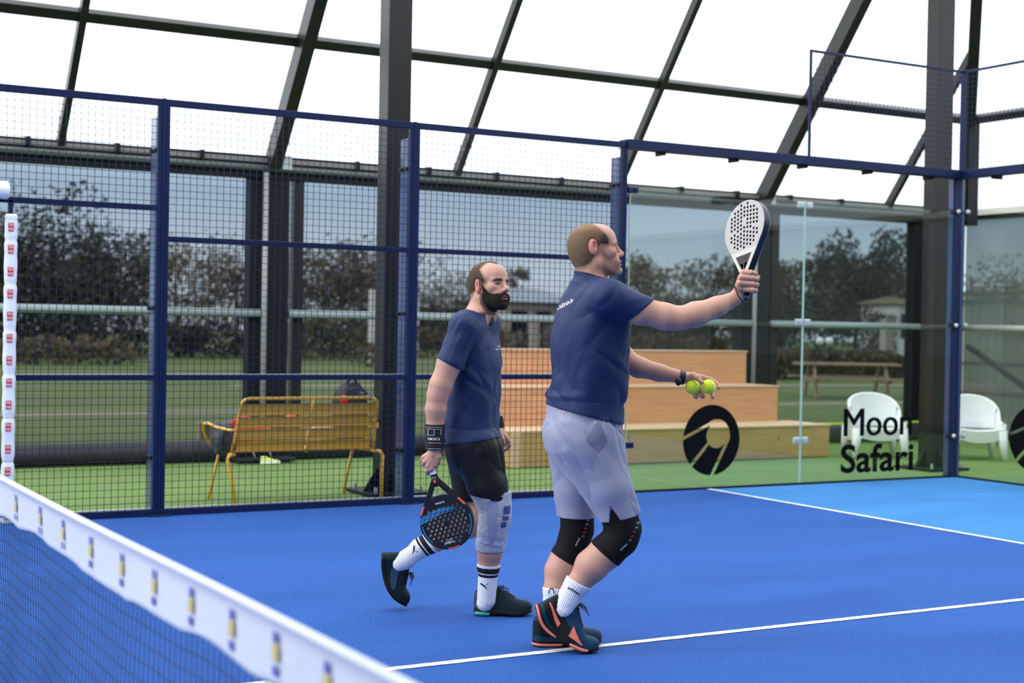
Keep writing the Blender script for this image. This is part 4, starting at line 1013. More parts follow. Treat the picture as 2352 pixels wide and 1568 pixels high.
def txt(t, h, w, bold=0, shear=0):
    me = text_mesh(t, 1, bold=bold, shear=shear); xs = [v.co.x for v in me.vertices]; ys = [v.co.y for v in me.vertices]; cx, cy = (min(xs)+max(xs))/2, (min(ys)+max(ys))/2
    for v in me.vertices: v.co.x = (v.co.x-cx)*w/(max(xs)-min(xs)); v.co.y = (v.co.y-cy)*h/(max(ys)-min(ys)); v.co.z = 0
    return me
def poly_me(polys):
    me = bpy.data.meshes.new('d'); vs = []; fs = []
    for p in polys: fs.append(tuple(range(len(vs), len(vs)+len(p)))); vs += [(x, y, 0) for x, y in p]
    me.from_pydata(vs, [], fs); bm = bmesh.new(); bm.from_mesh(me); bmesh.ops.triangulate(bm, faces=bm.faces[:]); bmesh.ops.subdivide_edges(bm, edges=bm.edges[:], cuts=6, use_grid_fill=True); bm.to_mesh(me); bm.free(); return me
def folds(P, sc, amp, d=(0, 0, 1), squash=3.5, seed=0):
    """soft cloth folds running along d"""
    d = np.asarray(d, float); d = d/np.linalg.norm(d); Q = P-np.outer(P@d*(1-1/squash), d); w = vn(Q*sc*.5+seed+5)
    n = vn(Q*sc+seed+w[:, None]*.8); return amp*(1-np.abs(n)*2.2)
# shoes: lofts along a sole curve
def shoe(root, name, sole_pts, up0, lat, width, heights, mats, side, details, strips=(), laces=True, tongue=True):
    """sole_pts: bottom curve heel->toe; up0: list of up vectors; heights: upper height per point"""
    SP = [np.asarray(p) for p in sole_pts]; UP = [np.asarray(u)/np.linalg.norm(u) for u in up0]; lat = np.asarray(lat)/np.linalg.norm(lat)
    n = len(SP)
    def samp(arr, t):
        x = t*(n-1); i = min(int(x), n-2); f = x-i
        p0, p1, p2, p3 = arr[max(i-1, 0)], arr[i], arr[i+1], arr[min(i+2, n-1)]
        return .5*((2*p1)+(-p0+p2)*f+(2*p0-5*p1+4*p2-p3)*f*f+(-p0+3*p1-3*p2+p3)*f**3)
    HH = [np.array([h]) for h in heights]
    def W_(t):
        b = .80+.20*math.sin(PI*min(1, max(0, (t-.05)/.62))**.9) if t < .65 else 1.0-.0*(t-.65)
        b = .78+.22*sst(np.array([t]), .2, .68)[0]-.06*math.exp(-((t-.38)/.12)**2)
        e = 1
        if t < .12: e = math.sqrt(max(0, 1-((.12-t)/.12)**2))*.75+.25*(t/.12)
        if t > .72: e = math.sqrt(max(0, 1-((t-.72)/.28)**2))
        return width*b*max(e, .02)
    def frame(t): p = samp(SP, t); u = samp(UP, t); u = u/np.linalg.norm(u); return p, u, W_(t)
    st = .024
    def so(u, v):
        p, U_, w = frame(v); a = 2*PI*u; x = math.cos(a); z = math.sin(a); sq = lambda q, k: math.copysign(abs(q)**k, q)
        th = st*(1.15 if v < .4 else 1.15-.35*(v-.4)/.6)*(math.sqrt(max(.06, 1-((v-.90)/.105)**2)) if v > .90 else 1)
        return Vector(p+lat*(sq(x, .45)*w*(1.06 if z < .2 else 1.03))+U_*(th*(.5+.5*sq(z, .4))))
    m = MB(); m.grid(so, 28, 48, closeu=True); s_ = m.build('sole', mats['sole'], root, True)
    def up(u, v):
        p, U_, w = frame(v); h = samp(HH, v)[0]; a = PI*u; c_, s2 = math.cos(a), math.sin(a)
        hh = h*abs(s2)**.75; tw = 1-.30*min(1, hh/.10)
        hh *= (math.sqrt(max(.02, 1-((v-.86)/.142)**2)) if v > .86 else 1)*(math.sqrt(max(.3, 1-((.05-v)/.06)**2)) if v < .05 else 1)
        return Vector(p+lat*(math.copysign(abs(c_)**.8, c_)*w*.99*tw)+U_*(st*.75+hh))
    m = MB(); m.grid(up, 26, 56); u_ = m.build('upper', mats['upper'], root, True)
    # surface patches on the camera side
    def surf(t, q, off=.0026):      # q 0 bottom .. 1 top, on the side facing 'side'
        a = PI*(q*.5); uu = a/PI if side > 0 else 1-a/PI
        e = 1e-3; P0 = up(uu, t); A = (up(uu, min(1, t+e))-P0); B = (up(min(1, uu+e) if side > 0 else uu-e, t)-P0); N = A.cross(B)
        N = N.normalized() if N.length > 1e-12 else Vector(lat)
        if N.dot(Vector(lat*side+UP[0]*.6)) < 0: N = -N
        return P0+N*off
    for di, (nm, m_, t0, t1, q0a, q1a, q0b, q1b) in enumerate(details):
        m = MB(); k = 30
        m.grid(lambda x, y: surf(t0+(t1-t0)*x, (q0a+(q0b-q0a)*x)*(1-y)+(q1a+(q1b-q1a)*x)*y, .0026+.0014*di), k, 10); m.build(nm, m_, u_)
    for nm, m_, t0, t1, rr_, hz in strips:
        P = []
        for i in range(17):
            t = t0+(t1-t0)*i/16; p, U_, w = frame(t); P.append(Vector(p+lat*side*-1*(-w*1.03)+U_*hz))
        m = MB(); m.tube(P, [rr_*(.4+.6*math.sin(PI*min(1, (i+.5)/17))**.4) for i in range(17)], 8); m.build(nm, m_, s_, True)
    if laces:
        for i in range(6):
            t = .40+.052*i; P = [up(uu, t+.02*(j % 2)) for j, uu in enumerate((.36, .42, .5, .58, .64))]; Q = frame(t)[1]
            m = MB(); m.tube([p+Vector(Q)*.004 for p in P], .0028, 6)
            P2 = [up(uu, t+.045-.045*(uu-.36)/.28) for uu in (.36, .43, .5, .57, .64)]; m.tube([p+Vector(Q)*.005 for p in P2], .0026, 6); m.build('lace', mats['lace'], u_, True)
        t = .385; c0 = up(.5, t)+Vector(frame(t)[1])*.006; Lt = Vector(lat); F_ = Vector(frame(t+.1)[0]-frame(t)[0]).normalized(); Uq = Vector(frame(t)[1])
        for s in (-1, 1):
            m = MB(); m.tube([c0, c0+Lt*s*.012+Uq*.012+F_*.012, c0+Lt*s*.028+Uq*.008+F_*.035, c0+Lt*s*.024-Uq*.004+F_*.03, c0], .0024, 6); m.tube([c0, c0+Lt*s*.01+F_*.03+Uq*.006, c0+Lt*s*.035+F_*.06-Uq*.012], .0022, 6); m.build('lace_bow', mats['lace'], u_, True)
    return u_, s_, surf, up
# ---------------------------------------------------------------- rackets
def uneven(x, y, r1, r2, h):      # hull of a circle r1 at the origin and r2 at (0,-h)
    x = np.abs(x); y = -y; b = (r1-r2)/h; a = math.sqrt(1-b*b); k = -b*x+a*y
    return np.where(k < 0, np.hypot(x, y)-r1, np.where(k > a*h, np.hypot(x, y-h)-r2, a*x+b*y-r1))
def racket(root, c, ydir, zdir, kind, colfn, h=.0016):
    """c face centre, ydir to the tip, zdir face normal"""
    c = np.asarray(c); Y = np.asarray(ydir)/np.linalg.norm(ydir); Z = np.asarray(zdir)-Y*(np.asarray(zdir)@Y); Z /= np.linalg.norm(Z); X = np.cross(Y, Z); Rm = np.stack([X, Y, Z])
    loc = lambda P: (P-c)@Rm.T; holes = []
    if kind == 'round':
        R1, R2, H = .130, .020, .20
        for i in range(-5, 6):
            for j in range(-6, 6):
                x, y = i*.0235+(.01175 if j % 2 else 0), j*.0185+.004
                if x*x+y*y < .104**2 and not (abs(x) < .022 and y < -.085) and not (abs(x) < .012 and abs(y-.01) < .012) and y > -.088: holes.append((x, y))
    else:
        R1, R2, H = .128, .020, .215
        for i in range(-5, 6):
            for j in range(-7, 6):
                x, y = i*.0205, j*.019+abs(i)*.006*(1 if j > -2 else .4)+(.0095 if i % 2 else 0)
                if (x/.100)**2+((y-.005)/.108)**2 < 1 and not (abs(i) < 1 and j in (1, 2)): holes.append((x, y))
    holes = np.array(holes)
    def fn(P):
        Q = loc(P); x, y, z = Q[:, 0], Q[:, 1], Q[:, 2]; hull = uneven(x, y, R1, R2, H)
        if kind == 'round': face = np.hypot(x/1.0, y/1.02)-.1285
        else: face = np.maximum(uneven(x, y, R1, .02, H), -y-.172+(x/.09)**2*.05)
        inner = uneven(x, y, R1-.026, .004, H-.012)
        op = np.maximum(inner, -(face-.003)) if kind == 'round' else np.maximum(np.maximum(inner, -(face-.002)), -(np.abs(x)-.005))
        d2 = np.maximum(hull, -op)
        dh = np.full(len(P), 1.)
        near = np.abs(z) < .03
        for hx, hy in holes: dh[near] = np.minimum(dh[near], np.hypot(x[near]-hx, y[near]-hy)-.0056)
        d2 = np.maximum(d2, -dh); t = .0185 if kind == 'round' else .019
        wz = np.abs(z)-t; f = np.minimum(np.maximum(d2+.003, wz+.003), 0)+np.hypot(np.maximum(d2+.003, 0), np.maximum(wz+.003, 0))-.003
        gy = np.clip(y, -.325, -H+.01); g = np.hypot(np.hypot(x, z)-.0, y-gy)-.0165
        g = np.maximum(g, -y-.328)
        return smin(f, g, .006)
    box = [c+X*a*.14+Y*b+Z*z for a in (-1, 1) for b in (-.34, .14) for z in (-.03, .03)]
    def cf(vs): return colfn(loc(vs), holes)
    vs, fs = polygonize(fn, np.min(box, 0)-.01, np.max(box, 0)+.01, h, B=8)
    o = mesh_np('frame', vs, fs, M_VC, root, cf(vs)); return o, X, Y, Z, c
def side_mask(Q, t): return sst(np.abs(Q[:, 2]), t-.004, t-.002)
def col_white(Q, holes):
    x, y, z = Q.T; n = len(Q); c = np.tile([.012, .018, .055], (n, 1)); fm = side_mask(Q, .019)
    c = blendc(c, (.43, .415, .40), fm); c = blendc(c, (.56, .56, .48), fm*sst(-y, .108, .111))
    inner = uneven(x, y, .128-.022, .004, .205); throat = (y < -.146) & (inner < .006)
    c = blendc(c, (.006, .007, .010), (throat & (np.abs(z) < .0175+0*x)).astype(float)*1.0); c = blendc(c, (.006, .007, .010), sst(-y, .148-.02, .152-.02)*sst(-inner, -.006, -.002))
    c = blendc(c, (.004, .004, .006), (1-fm)*sst(-y, .15, .155)); dh = np.min([np.hypot(x-a, y-b) for a, b in holes], 0); c = blendc(c, (.005, .005, .006), 1-sst(dh, .0054, .0062))
    c = blendc(c, (.006, .006, .008), sst(-y, .232, .236)); c = blendc(c, (.22, .22, .40), sst(-y, .3255, .3265))
    return c
def col_dark(Q, holes):
    x, y, z = Q.T; n = len(Q); c = np.tile([.010, .011, .014], (n, 1)); fm = side_mask(Q, .0185)*(z > 0)
    # blue band: rises from one edge, bends, fades
    v = y-.020
    up = np.where(x < .02, -.042+.40*(x+.13)*-1*0, 0)
    rot = math.radians(2); s = x*math.cos(rot)+v*math.sin(rot)
    lo_ = np.interp(x, [-.086, .007, .135], [-.050, -.046, -.014]); hi_ = np.interp(x, [-.086, .007, .135], [-.056, -.077, -.050])
    band = sst(-(y-lo_), 0, .002)*sst(y-hi_, 0, .002); fade = sst(x, -.085, -.01)
    c = blendc(c, (.010, .17, .42), fm*band*fade)
    r = np.hypot(x, y); a = np.degrees(np.arctan2(y, x)); rim = (r > .1165) & (r < .1215)
    c = blendc(c, (.015, .20, .50), fm*(rim & (a > -5) & (a < 40)).astype(float)); c = blendc(c, (.015, .20, .50), fm*(rim & ((a > 138) | (a < -174))).astype(float))
    hull = uneven(x, y, .13, .02, .2)
    c = blendc(c, (.85, .10, .03), ((hull > -.008) & (y < -.062) & (y > -.100) & (z > 0.008)).astype(float)); c = blendc(c, (.75, .09, .04), ((r > .121) & (a > 78) & (a < 104) & (z > .010)).astype(float))
    c = blendc(c, (.85, .10, .03), ((np.abs(x) < .006) & (np.abs(y+.204) < .008) & (z > 0)).astype(float))
    dh = np.min([np.hypot(x-a_, y-b) for a_, b in holes], 0); c = blendc(c, (.15, .15, .16), fm*(1-sst(dh, .0062, .0072))*sst(dh, .0054, .006)*.8)
    c = blendc(c, (.78, .80, .90), sst(-y, .2345, .2365)); c = blendc(c, (.006, .006, .008), sst(-y, .214, .215)*(1-sst(-y, .2345, .2365)))
    return c
def body_mesh(root, name, fn, lo, hi, h, fines, colfn):
    V, Fc = [], []; n = 0
    vs, fs = polygonize(fn, lo, hi, h)
    keep = np.ones(len(fs), bool)
    for a, b, hh in fines:
        a, b = np.asarray(a), np.asarray(b); ins = ((vs > a+.006) & (vs < b-.006)).all(1); keep &= ~ins[fs].all(1)
    V.append(vs); Fc.append(fs[keep]); n = len(vs)
    for a, b, hh in fines:
        v2, f2 = polygonize(fn, a, np.asarray(b)-8*hh, hh); V.append(v2); Fc.append(f2+n); n += len(v2)
    V = np.concatenate(V); Fc = np.concatenate(Fc); used = np.zeros(len(V), bool); used[Fc.ravel()] = 1; mp = np.cumsum(used)-1
    return mesh_np(name, V[used], mp[Fc], M_SKIN, root, colfn(V[used]))
def skin_base(P, base=(.55, .30, .225)):
    n = vn(P*14)*.5+vn(P*45)*.3; c = np.tile(base, (len(P), 1))*(1+.05*n[:, None]); return blendc(c, (.60, .25, .21), np.clip(n, 0, 1)*.18)
def hairmask(L, kind):
    x, y, z = L[:, 0], np.abs(L[:, 1]), L[:, 2]; ex_, ez_ = (0, 0) if kind == 1 else (-.018, .022)
    if kind == 1: xf = np.interp(z, [-.02, .03, .06, .085, .105, .13], [.030, .034, .018, .000, .010, .020])+np.where((z > .085), .045*(1-sst(y, .014, .034)), 0)
    else: xf = np.interp(z, [-.02, .02, .045, .07, .095, .115, .13], [.028, .040, .048, .040, .020, .004, .000])
    zl = np.interp(x, [-.12, -.07, -.035, -.012, .012, .05], [-.066, -.060, -.030, .020, .022, .012] if kind == 1 else [-.062, -.056, -.030, .018, .034, .030])
    m = np.minimum(np.clip((xf-x)/.022, -1, 1), np.clip((z-zl)/.020, -1, 1)); ear = np.hypot((x+.006-ex_)/.021, (z-.004-ez_)/.034)
    return np.where(y > .055, np.minimum(m, np.clip((ear-1)*4, -1, 1)), m)
def beardmask(L):
    x, y, z = L[:, 0], np.abs(L[:, 1]), L[:, 2]
    zc = np.interp(x, [.0, .012, .030, .050, .070, .085, .12], [.030, .020, -.010, -.034, -.040, -.0375, -.0375])
    m = np.minimum(np.clip((zc-z)/.008, -1, 1), np.clip((x-np.interp(z, [-.12, -.08, -.04, .03], [.022, .004, .006, .010]))/.010, -1, 1)); m = np.minimum(m, np.clip((z+.128)/.02, -1, 1)); m = np.where((z > -.030) & (y > .060), np.minimum(m, np.clip((x-.014)/.008, -1, 1)), m)
    lip = np.sqrt((y/.0215)**2+((z+.0565)/.0088)**2); m = np.where(x > .066, np.minimum(m, np.clip((lip-1)*3, -1, 1)), m)
    return m
def face_col(c, L, kind, headw):
    x, y, z = L[:, 0], np.abs(L[:, 1]), L[:, 2]; base = c.copy()
    n = vn(L*500)*.5+.5; hm = hairmask(L, kind); bm_ = beardmask(L)
    hc = (.085, .050, .026) if kind == 1 else (.24, .135, .07)
    c = blendc(c, hc, np.clip(sst(hm, -1, .15)*(.45+.75*n), 0, 1))
    if kind == 1: c = blendc(c, (.020, .014, .011), np.clip(sst(bm_, -1, .1)*(.4+.8*n), 0, 1))
    else:
        c = blendc(c, (.13, .085, .075), np.clip(bm_*.45+.40, 0, 1)*(bm_ > -.8)*(.2+.8*n)); c = blendc(c, (.45, .42, .40), np.clip(bm_, 0, 1)*sst(x, .060, .085)*n*.5*(z < -.065))
        c = blendc(c, (.055, .040, .028), np.clip(hm*.8+.4, 0, 1)*sst(x, .005, .025)*(hm > -.5)*.6*(1-sst(z, .055, .08)))
    br = (x > .045)*(1-sst(np.abs(z-((.0285 if kind == 1 else .031)+.10*(y-.03)*(y < .03)-.22*np.clip(y-.036, 0, 1))), .0040 if kind == 1 else .003, .0068 if kind == 1 else .0055))*sst(y, .010, .015)*(1-sst(y, .048, .054)); c = blendc(c, (.030, .020, .014) if kind == 1 else (.14, .09, .06), br*(.9 if kind == 1 else .55))
    lip = (x > .078)*(1-sst(np.sqrt((y/.0200)**2+((z+.0562)/.0095)**2), .85, 1.1)); c = blendc(c, (.42, .13, .13), lip)
    c = blendc(c, (.03, .008, .008), (x > .070)*(1-sst(np.sqrt((y/.017)**2+((z+.0560)/.0028)**2), .8, 1.2))*.9)
    ex_, ez_ = (0, 0) if kind == 1 else (-.018, .022); ear = (y > .068)*(np.hypot((x+.006-ex_)/.022, (z-.004-ez_)/.036) < 1); c = blendc(c, (.60, .22, .18), ear*.7)
    c = blendc(c, (.58, .24, .21), (1-sst(np.hypot(np.hypot((x-.115)/.022, y/.02), (z+.02)/.016), .5, 1.2))*.55); c = blendc(c, (.58, .26, .22), (1-sst(np.hypot((y-.045)/.022, (z+.010)/.018), .4, 1.1))*(x > .03)*.35*(1-np.clip(bm_, 0, 1)))
    eye = (x > .05)*(1-sst(np.hypot((y-.032)/.021, (z-.010)/.0125), .55, 1.1)); c = blendc(c, (.17, .08, .07), eye*.7)
    return base*(1-headw[:, None])+c*headw[:, None]
def eyes(root, tow, Rm, sc, look=0):
    for s in (-1, 1):
        m = MB(); p = tow((.0652, s*.032, .0098)); m.sphere(p, .0138*sc, 20); e = m.build('eye', M_EYE, root, True)
        m = MB(); d = Rm[0]*math.cos(look)+Rm[1]*math.sin(look); q = p+d*.0096*sc; m.sphere(q, .0062*sc, 14); m.build('iris', M_IRIS, e, True)
def hand(P, pts, palm=None, k=.007):
    f = None
    for ch, rs in pts:
        g = chain(P, ch, rs, .003); f = g if f is None else smin(f, g, k if f is not None else 0)
    return f
def rows(px, D, psi, a_def):
    out = []
    for v, xl, xr, a in px:
        D_ = D; c = pj((xl+xr)/2, v, D_); hw = (xr-xl)/2*D_/FPX; s = math.sin(psi); b = math.sqrt(max(hw*hw-(a*s)**2, .002))/math.cos(psi); out.append((c[2], (c[0], c[1]), b, a))
    return out
def plane(P, p, n): n = np.asarray(n); n = n/np.linalg.norm(n); return (P-np.asarray(p))@n
def box_of(pts, pad): pts = np.array(pts); return pts.min(0)-pad, pts.max(0)+pad
def ribs(P, a, b, n=34, amp=.0011):
    d = (b-a)/np.linalg.norm(b-a); Q = P-a; Q = Q-np.outer(Q@d, d); e1 = np.cross(d, Dh); e1 /= np.linalg.norm(e1); e2 = np.cross(d, e1); return amp*np.cos(np.arctan2(Q@e1, Q@e2)*n)
def tubeband(name, a, b, ra, rb, m_, root, thick=.004, ex=None, k=1., h=.0022, cut=True, colfn=None, wav=0):
    a, b = np.asarray(a), np.asarray(b); d = (b-a)/np.linalg.norm(b-a); R_ = max(ra, rb)
    def fn(P):
        t = (P-a)@d/np.linalg.norm(b-a); r = ra+(rb-ra)*np.clip(t, -.2, 1.2); Q = P-a; Q = Q-np.outer(Q@d, d)
        if ex is not None: e = np.asarray(ex); e = e-d*(e@d); e /= np.linalg.norm(e); Q = Q+np.outer(Q@e, e)*(k-1)
        f = np.linalg.norm(Q, axis=1)-r+wav*vn(P*60); L = np.linalg.norm(b-a); return smax(f, np.abs((t-.5)*L)-L/2, .003)
    vs, fs = polygonize(fn, *box_of([a, b], R_*1.35), h); return mesh_np(name, vs, fs, m_, root, colfn(vs) if colfn else None)
def seg(p, q, t): return p*(1-t)+q*t
# ================================================================ the taller player
def man2():
    D0 = 6.52; s = D0/FPX; psi = math.radians(18); fd = Rh*math.cos(psi)+Dh*math.sin(psi); J = lambda u, v, d=0.: pj(u, v, D0+d); r = lambda p: p*s
    g0 = J(1330, 1488); root = empty('person', (g0[0], g0[1], 0), 'taller balding man in navy shirt and lilac shorts, racket raised, holding two balls', 'person', 'players on the court')
    hf, loc, tow, Rm = make_head(root, None, J(1368, 581), 9, 9, 0, 1.05, dict(mouth=.008, chin=.010, lips=.006, earx=-.018, earz=.022, slit=.0034))
    S1, S2 = J(1398, 684, -.185), J(1340, 676, .19)
    tors = Stack(rows([(655, 1322, 1412, .155), (672, 1300, 1432, .20), (700, 1288, 1443, .215), (740, 1276, 1442, .215), (790, 1268, 1442, .21), (850, 1270, 1440, .20), (880, 1268, 1438, .195), (910, 1262, 1432, .195), (940, 1259, 1426, .20), (1000, 1255, 1428, .20)], D0, psi, .2), fd)
    nb = J(1362, 668); nt_ = J(1356, 622)
    armR = [S1, J(1470, 713, -.18), J(1528, 727, -.17), J(1560, 731, -.165), J(1598, 722, -.145), J(1648, 704, -.105), J(1690, 684, -.07)]; rR = [r(30), r(31), r(29), r(25.5), r(27.5), r(22), r(15.5)]
    armL = [S2, J(1400, 765, .19), J(1438, 828, .17), J(1466, 843, .165), J(1515, 856, .16), J(1568, 866, .15)]; rL = [r(30), r(28), r(25), r(24), r(20), r(14)]
    H = -.07
    hR = [([armR[-1], J(1696, 672, H), K], [r(15), r(13), r(7)]) for K in (J(1707, 627, H-.02), J(1701, 638, H-.034), J(1698, 650, H-.036), J(1700, 662, H-.026))]
    for i, (kx, y) in enumerate(((1707, 625), (1702, 637), (1700, 650), (1703, 663))):
        hR.append(([J(kx, y, H-.02-.014*(i in (1, 2))), J(1728-(i == 0)*3, y+1+i*.6, H-.032), J(1738-(i == 3)*3-(i == 0)*4, y+4, H-.014), J(1733, y+5, H+.014), J(1722, y+5, H+.026)], [r(6.9), r(6.2), r(5.8), r(5.4), r(5.0)]))
    hR.append(([J(1698, 668, H+.01), J(1704, 648, H+.03), J(1722, 642, H+.038), J(1736, 640, H+.022), J(1741, 637, H+.006)], [r(11), r(8.5), r(7), r(6.3), r(5.2)]))
    L_ = .15; wl = armL[-1]
    hL = [([wl, J(1584, 870, L_+.02), J(1598, 878, L_+.035)], [r(13), r(13), r(12)]), ([wl, J(1590, 866, L_+.02), J(1614, 868, L_+.035)], [r(12), r(11), r(8)]), ([J(1590, 872, L_+.03), J(1604, 888, L_+.045), J(1602, 896, L_+.04)], [r(12), r(11), r(8)]),
          ([J(1614, 868, L_+.035), J(1632, 872, L_+.035), J(1645, 880, L_+.02), J(1651, 890, L_+.002)], [r(7), r(6), r(5.3), r(4.3)]),
          ([J(1608, 878, L_+.045), J(1628, 896, L_+.045), J(1638, 906, L_+.025), J(1637, 912, L_+.0)], [r(7), r(6), r(5.3), r(4.4)]),
          ([J(1602, 886, L_+.045), J(1612, 902, L_+.035), J(1614, 910, L_+.01), J(1610, 909, L_-.012)], [r(7), r(6), r(5.3), r(4.4)]),
          ([J(1594, 888, L_+.04), J(1600, 904, L_+.02), J(1599, 911, L_-.002), J(1595, 909, L_-.02)], [r(6.5), r(5.5), r(4.8), r(4)]),
          ([J(1578, 868, L_+.0), J(1592, 862, L_-.022), J(1602, 868, L_-.045), J(1612, 878, L_-.062)], [r(10), r(8), r(6.6), r(5.2)])]
    lN = [J(1352, 1010, -.09), J(1398, 1120, -.085), J(1432, 1214, -.075), J(1425, 1238, -.075), J(1392, 1268, -.08), J(1358, 1300, -.085), J(1332, 1336, -.085), J(1304, 1380, -.085), J(1290, 1405, -.085)]; rN = [r(56), r(48), r(37), r(36), r(37), r(36), r(25), r(19), r(18)]
    lF = [J(1322, 1010, .09), J(1325, 1120, .10), J(1326, 1215, .11), J(1318, 1240, .11), J(1296, 1285, .09), J(1284, 1312, .08), J(1274, 1350, .06), J(1266, 1400, .05), J(1262, 1430, .045)]; rF = [r(56), r(46), r(35), r(33), r(32), r(32), r(23), r(18), r(18)]
    RB = box_of([p for ch, _ in hR for p in ch], .03); LB = box_of([p for ch, _ in hL for p in ch], .03); hc = J(1378, 588); HB = (hc-.17, hc+.17); HB[0][2] = J(1350, 655)[2]
    inb = lambda P, B, e=.09: ((P > B[0]-e) & (P < B[1]+e)).all(1)
    def cond(P, B, fn, e=.09):
        m_ = inb(P, B, e); o = np.full(len(P), .5)
        if m_.any(): o[m_] = fn(P[m_])
        return o
    HB2 = (hc-.22, hc+.22)
    def trunk(P): f = smin(tors(P, grow=-.014), cone(P, nb, nt_, r(34), r(32)), .03); f = smin(f, cone(P, nb, S1, r(33), r(28)), .03); return smin(f, cone(P, nb, S2, r(33), r(28)), .03)
    arR = lambda P: chain(P, armR, rR, .02); arL = lambda P: chain(P, armL, rL, .015); legN = lambda P: chain(P, lN, rN, .025); legF = lambda P: chain(P, lF, rF, .025)
    def fn(P):
        f = smin(trunk(P), legN(P), .02); f = smin(f, legF(P), .01); f = smin(f, arR(P), .012); f = np.minimum(f, arL(P))
        f = smin(f, cond(P, RB, lambda Q: hand(Q, hR, k=.0035)), .008); f = smin(f, cond(P, LB, lambda Q: hand(Q, hL, k=.004)), .008)
        return smin(f, cond(P, HB2, hf, .02), .02)
    def col(V):
        c = skin_base(V); L = loc(V); hw = ((L[:, 2] > -.135) & (np.abs(L).max(1) < .2)).astype(float); c = face_col(c, L, 2, hw)
        c = blendc(c, (.62, .24, .20), (1-sst(np.linalg.norm(V-armR[3]-np.array([0, 0, -.03]), axis=1), .01, .05))*.5)
        for p, _ in hR[4:8]: c = blendc(c, (.60, .25, .22), (1-sst(np.linalg.norm(V-p[1], axis=1), .004, .02))*.4)
        return c
    allp = [p for l in (armR, armL, lN, lF) for p in l]+[J(1300, 520), J(1440, 520, .1), J(1742, 610)]
    lo, hi = box_of(allp, .12)
    body = body_mesh(root, 'body', fn, lo, hi, .0055, [(*HB, .0019), (*RB, .0015), (*LB, .0015)], col)
    # hair
    def hfn(P): L = loc(P); return hf(P)-.0038*hairmask(L, 2)+.0008*vn(P*420)
    vs, fs = polygonize(hfn, HB2[0], HB2[1], .0022, proj=False); L = loc(vs); m_ = hairmask(L, 2); k = (m_[fs] > -.05).all(1) & (L[fs][:, :, 2] > -.08).all(1)
    n = vn(vs*380)*.5+.5; cc = np.tile([.21, .13, .075], (len(vs), 1))*(.75+.5*n[:, None]); cc = blendc(cc, (.30, .20, .12), sst(-L[:, 0], .03, .10)*.6); cc = blendc(cc, (.06, .044, .032), sst(L[:, 0], -.01, .03)*(1-sst(L[:, 2], .06, .085))); cc = blendc(cc, (.40, .25, .17), sst(L[:, 2], .085, .115)*.75)
    mesh_np('hair', vs, fs[k], M_HAIR, root, cc)
    eyes(root, tow, Rm, 1.05)
    # shirt
    sl = J(1486, 716, -.18); slL = J(1398, 765, .19)
    nS = Rh*.66-Zh*.75
    pel = Stack(rows([(915, 1264, 1410, .16), (935, 1258, 1418, .175), (965, 1253, 1421, .185), (1000, 1250, 1426, .19), (1035, 1256, 1430, .185), (1065, 1275, 1425, .15), (1100, 1300, 1415, .10), (1120, 1330, 1400, .05)], D0, psi, .2), fd)
    def shorts(P, cut=True):
        f = smax(pel(P), plane(P, J(1340, 930), Zh*.98+Rh*.2), .006)
        nl = smax(econe(P, J(1346, 1010, -.085), J(1434, 1206, -.075), r(80), r(45), Dh, 1.22), plane(P, J(1425, 1189, -.08), Rh*.22-Zh*.975), .003)
        fl = smax(econe(P, J(1322, 1015, .09), J(1322, 1206, .11), r(68), r(40), Dh, 1.15), plane(P, J(1322, 1187, .11), -Zh), .003)
        # slit
        sp = J(1413, 1190, -.25); Q = P-sp; u_ = Q@Rh; w_ = Q@Zh; slit = np.maximum(np.abs(u_+w_*.35)-(.016-w_*.36), w_-.05); slit = np.maximum(slit, (P-J(1413, 1190, -.10))@Dh)
        nl = smax(nl, -slit, .002)
        f = smin(f, nl, .04); f = smin(f, fl, .02); wz = plane(P, J(1340, 925), Zh)
        wb_ = plane(P, J(1340, 948), Zh*.974+Rh*.226); an = np.arctan2((P-J(1340, 950))@Rh, (P-J(1340, 950))@Dh)
        f = f+folds(P, 13, .008, (Rh*.5-Zh*.87), 5, 31)*.8+folds(P, 28, .0030, (Rh*.65-Zh*.7), 4, 41)*.7+.0014*np.cos(an*70)*np.exp(-(wb_/.03)**2)
        gN = np.maximum(np.maximum(smin(tors(P, grow=-.014), legN(P), .02)-.007, plane(P, J(1425, 1189, -.08), Rh*.22-Zh*.975)), np.maximum(wz, -slit)); gF = np.maximum(np.maximum(legF(P)-.008, plane(P, J(1322, 1187, .11), -Zh)), wz)
        f = np.minimum(f, np.minimum(gN, gF))
        # pocket
        a, b, c3 = J(1400, 965, -.2), J(1440, 1012, -.2), J(1405, 1040, -.2)
        f = f+.0035*np.exp(-(cone(P-np.outer((P-a)@Dh, Dh), a, J(1392, 1038, -.2)*.0+b, 0, 0)/.004)**2)*((P-J(1340, 1000))@Dh < 0)
        if cut: f = np.maximum(f, -plane(P, J(1340, 949), Rh*-.226-Zh*.974)-.014)
        return f
    def shirt(P):
        f = tors(P, grow=.004); f = smin(f, cone(P, nb, S1, r(43), r(38)), .045); f = smin(f, cone(P, J(1352, 672), S2, r(43), r(36)), .045); f = smin(f, cone(P, nb, J(1353, 615), r(37), r(36.5)), .02)
        slv = smax(np.minimum(cone(P, S1, J(1500, 722, -.18), r(40), r(35)), arR(P)-.006), plane(P, J(1474, 711, -.18), nS), .004); f = smin(f, slv, .035)
        slv = smax(np.minimum(cone(P, S2, slL, r(36), r(33)), arL(P)-.006), plane(P, slL, Rh*.5-Zh*.85), .006); f = smin(f, slv, .03)
        z = P[:, 2]; w = sst(z, J(1300, 900)[2], J(1300, 740)[2])
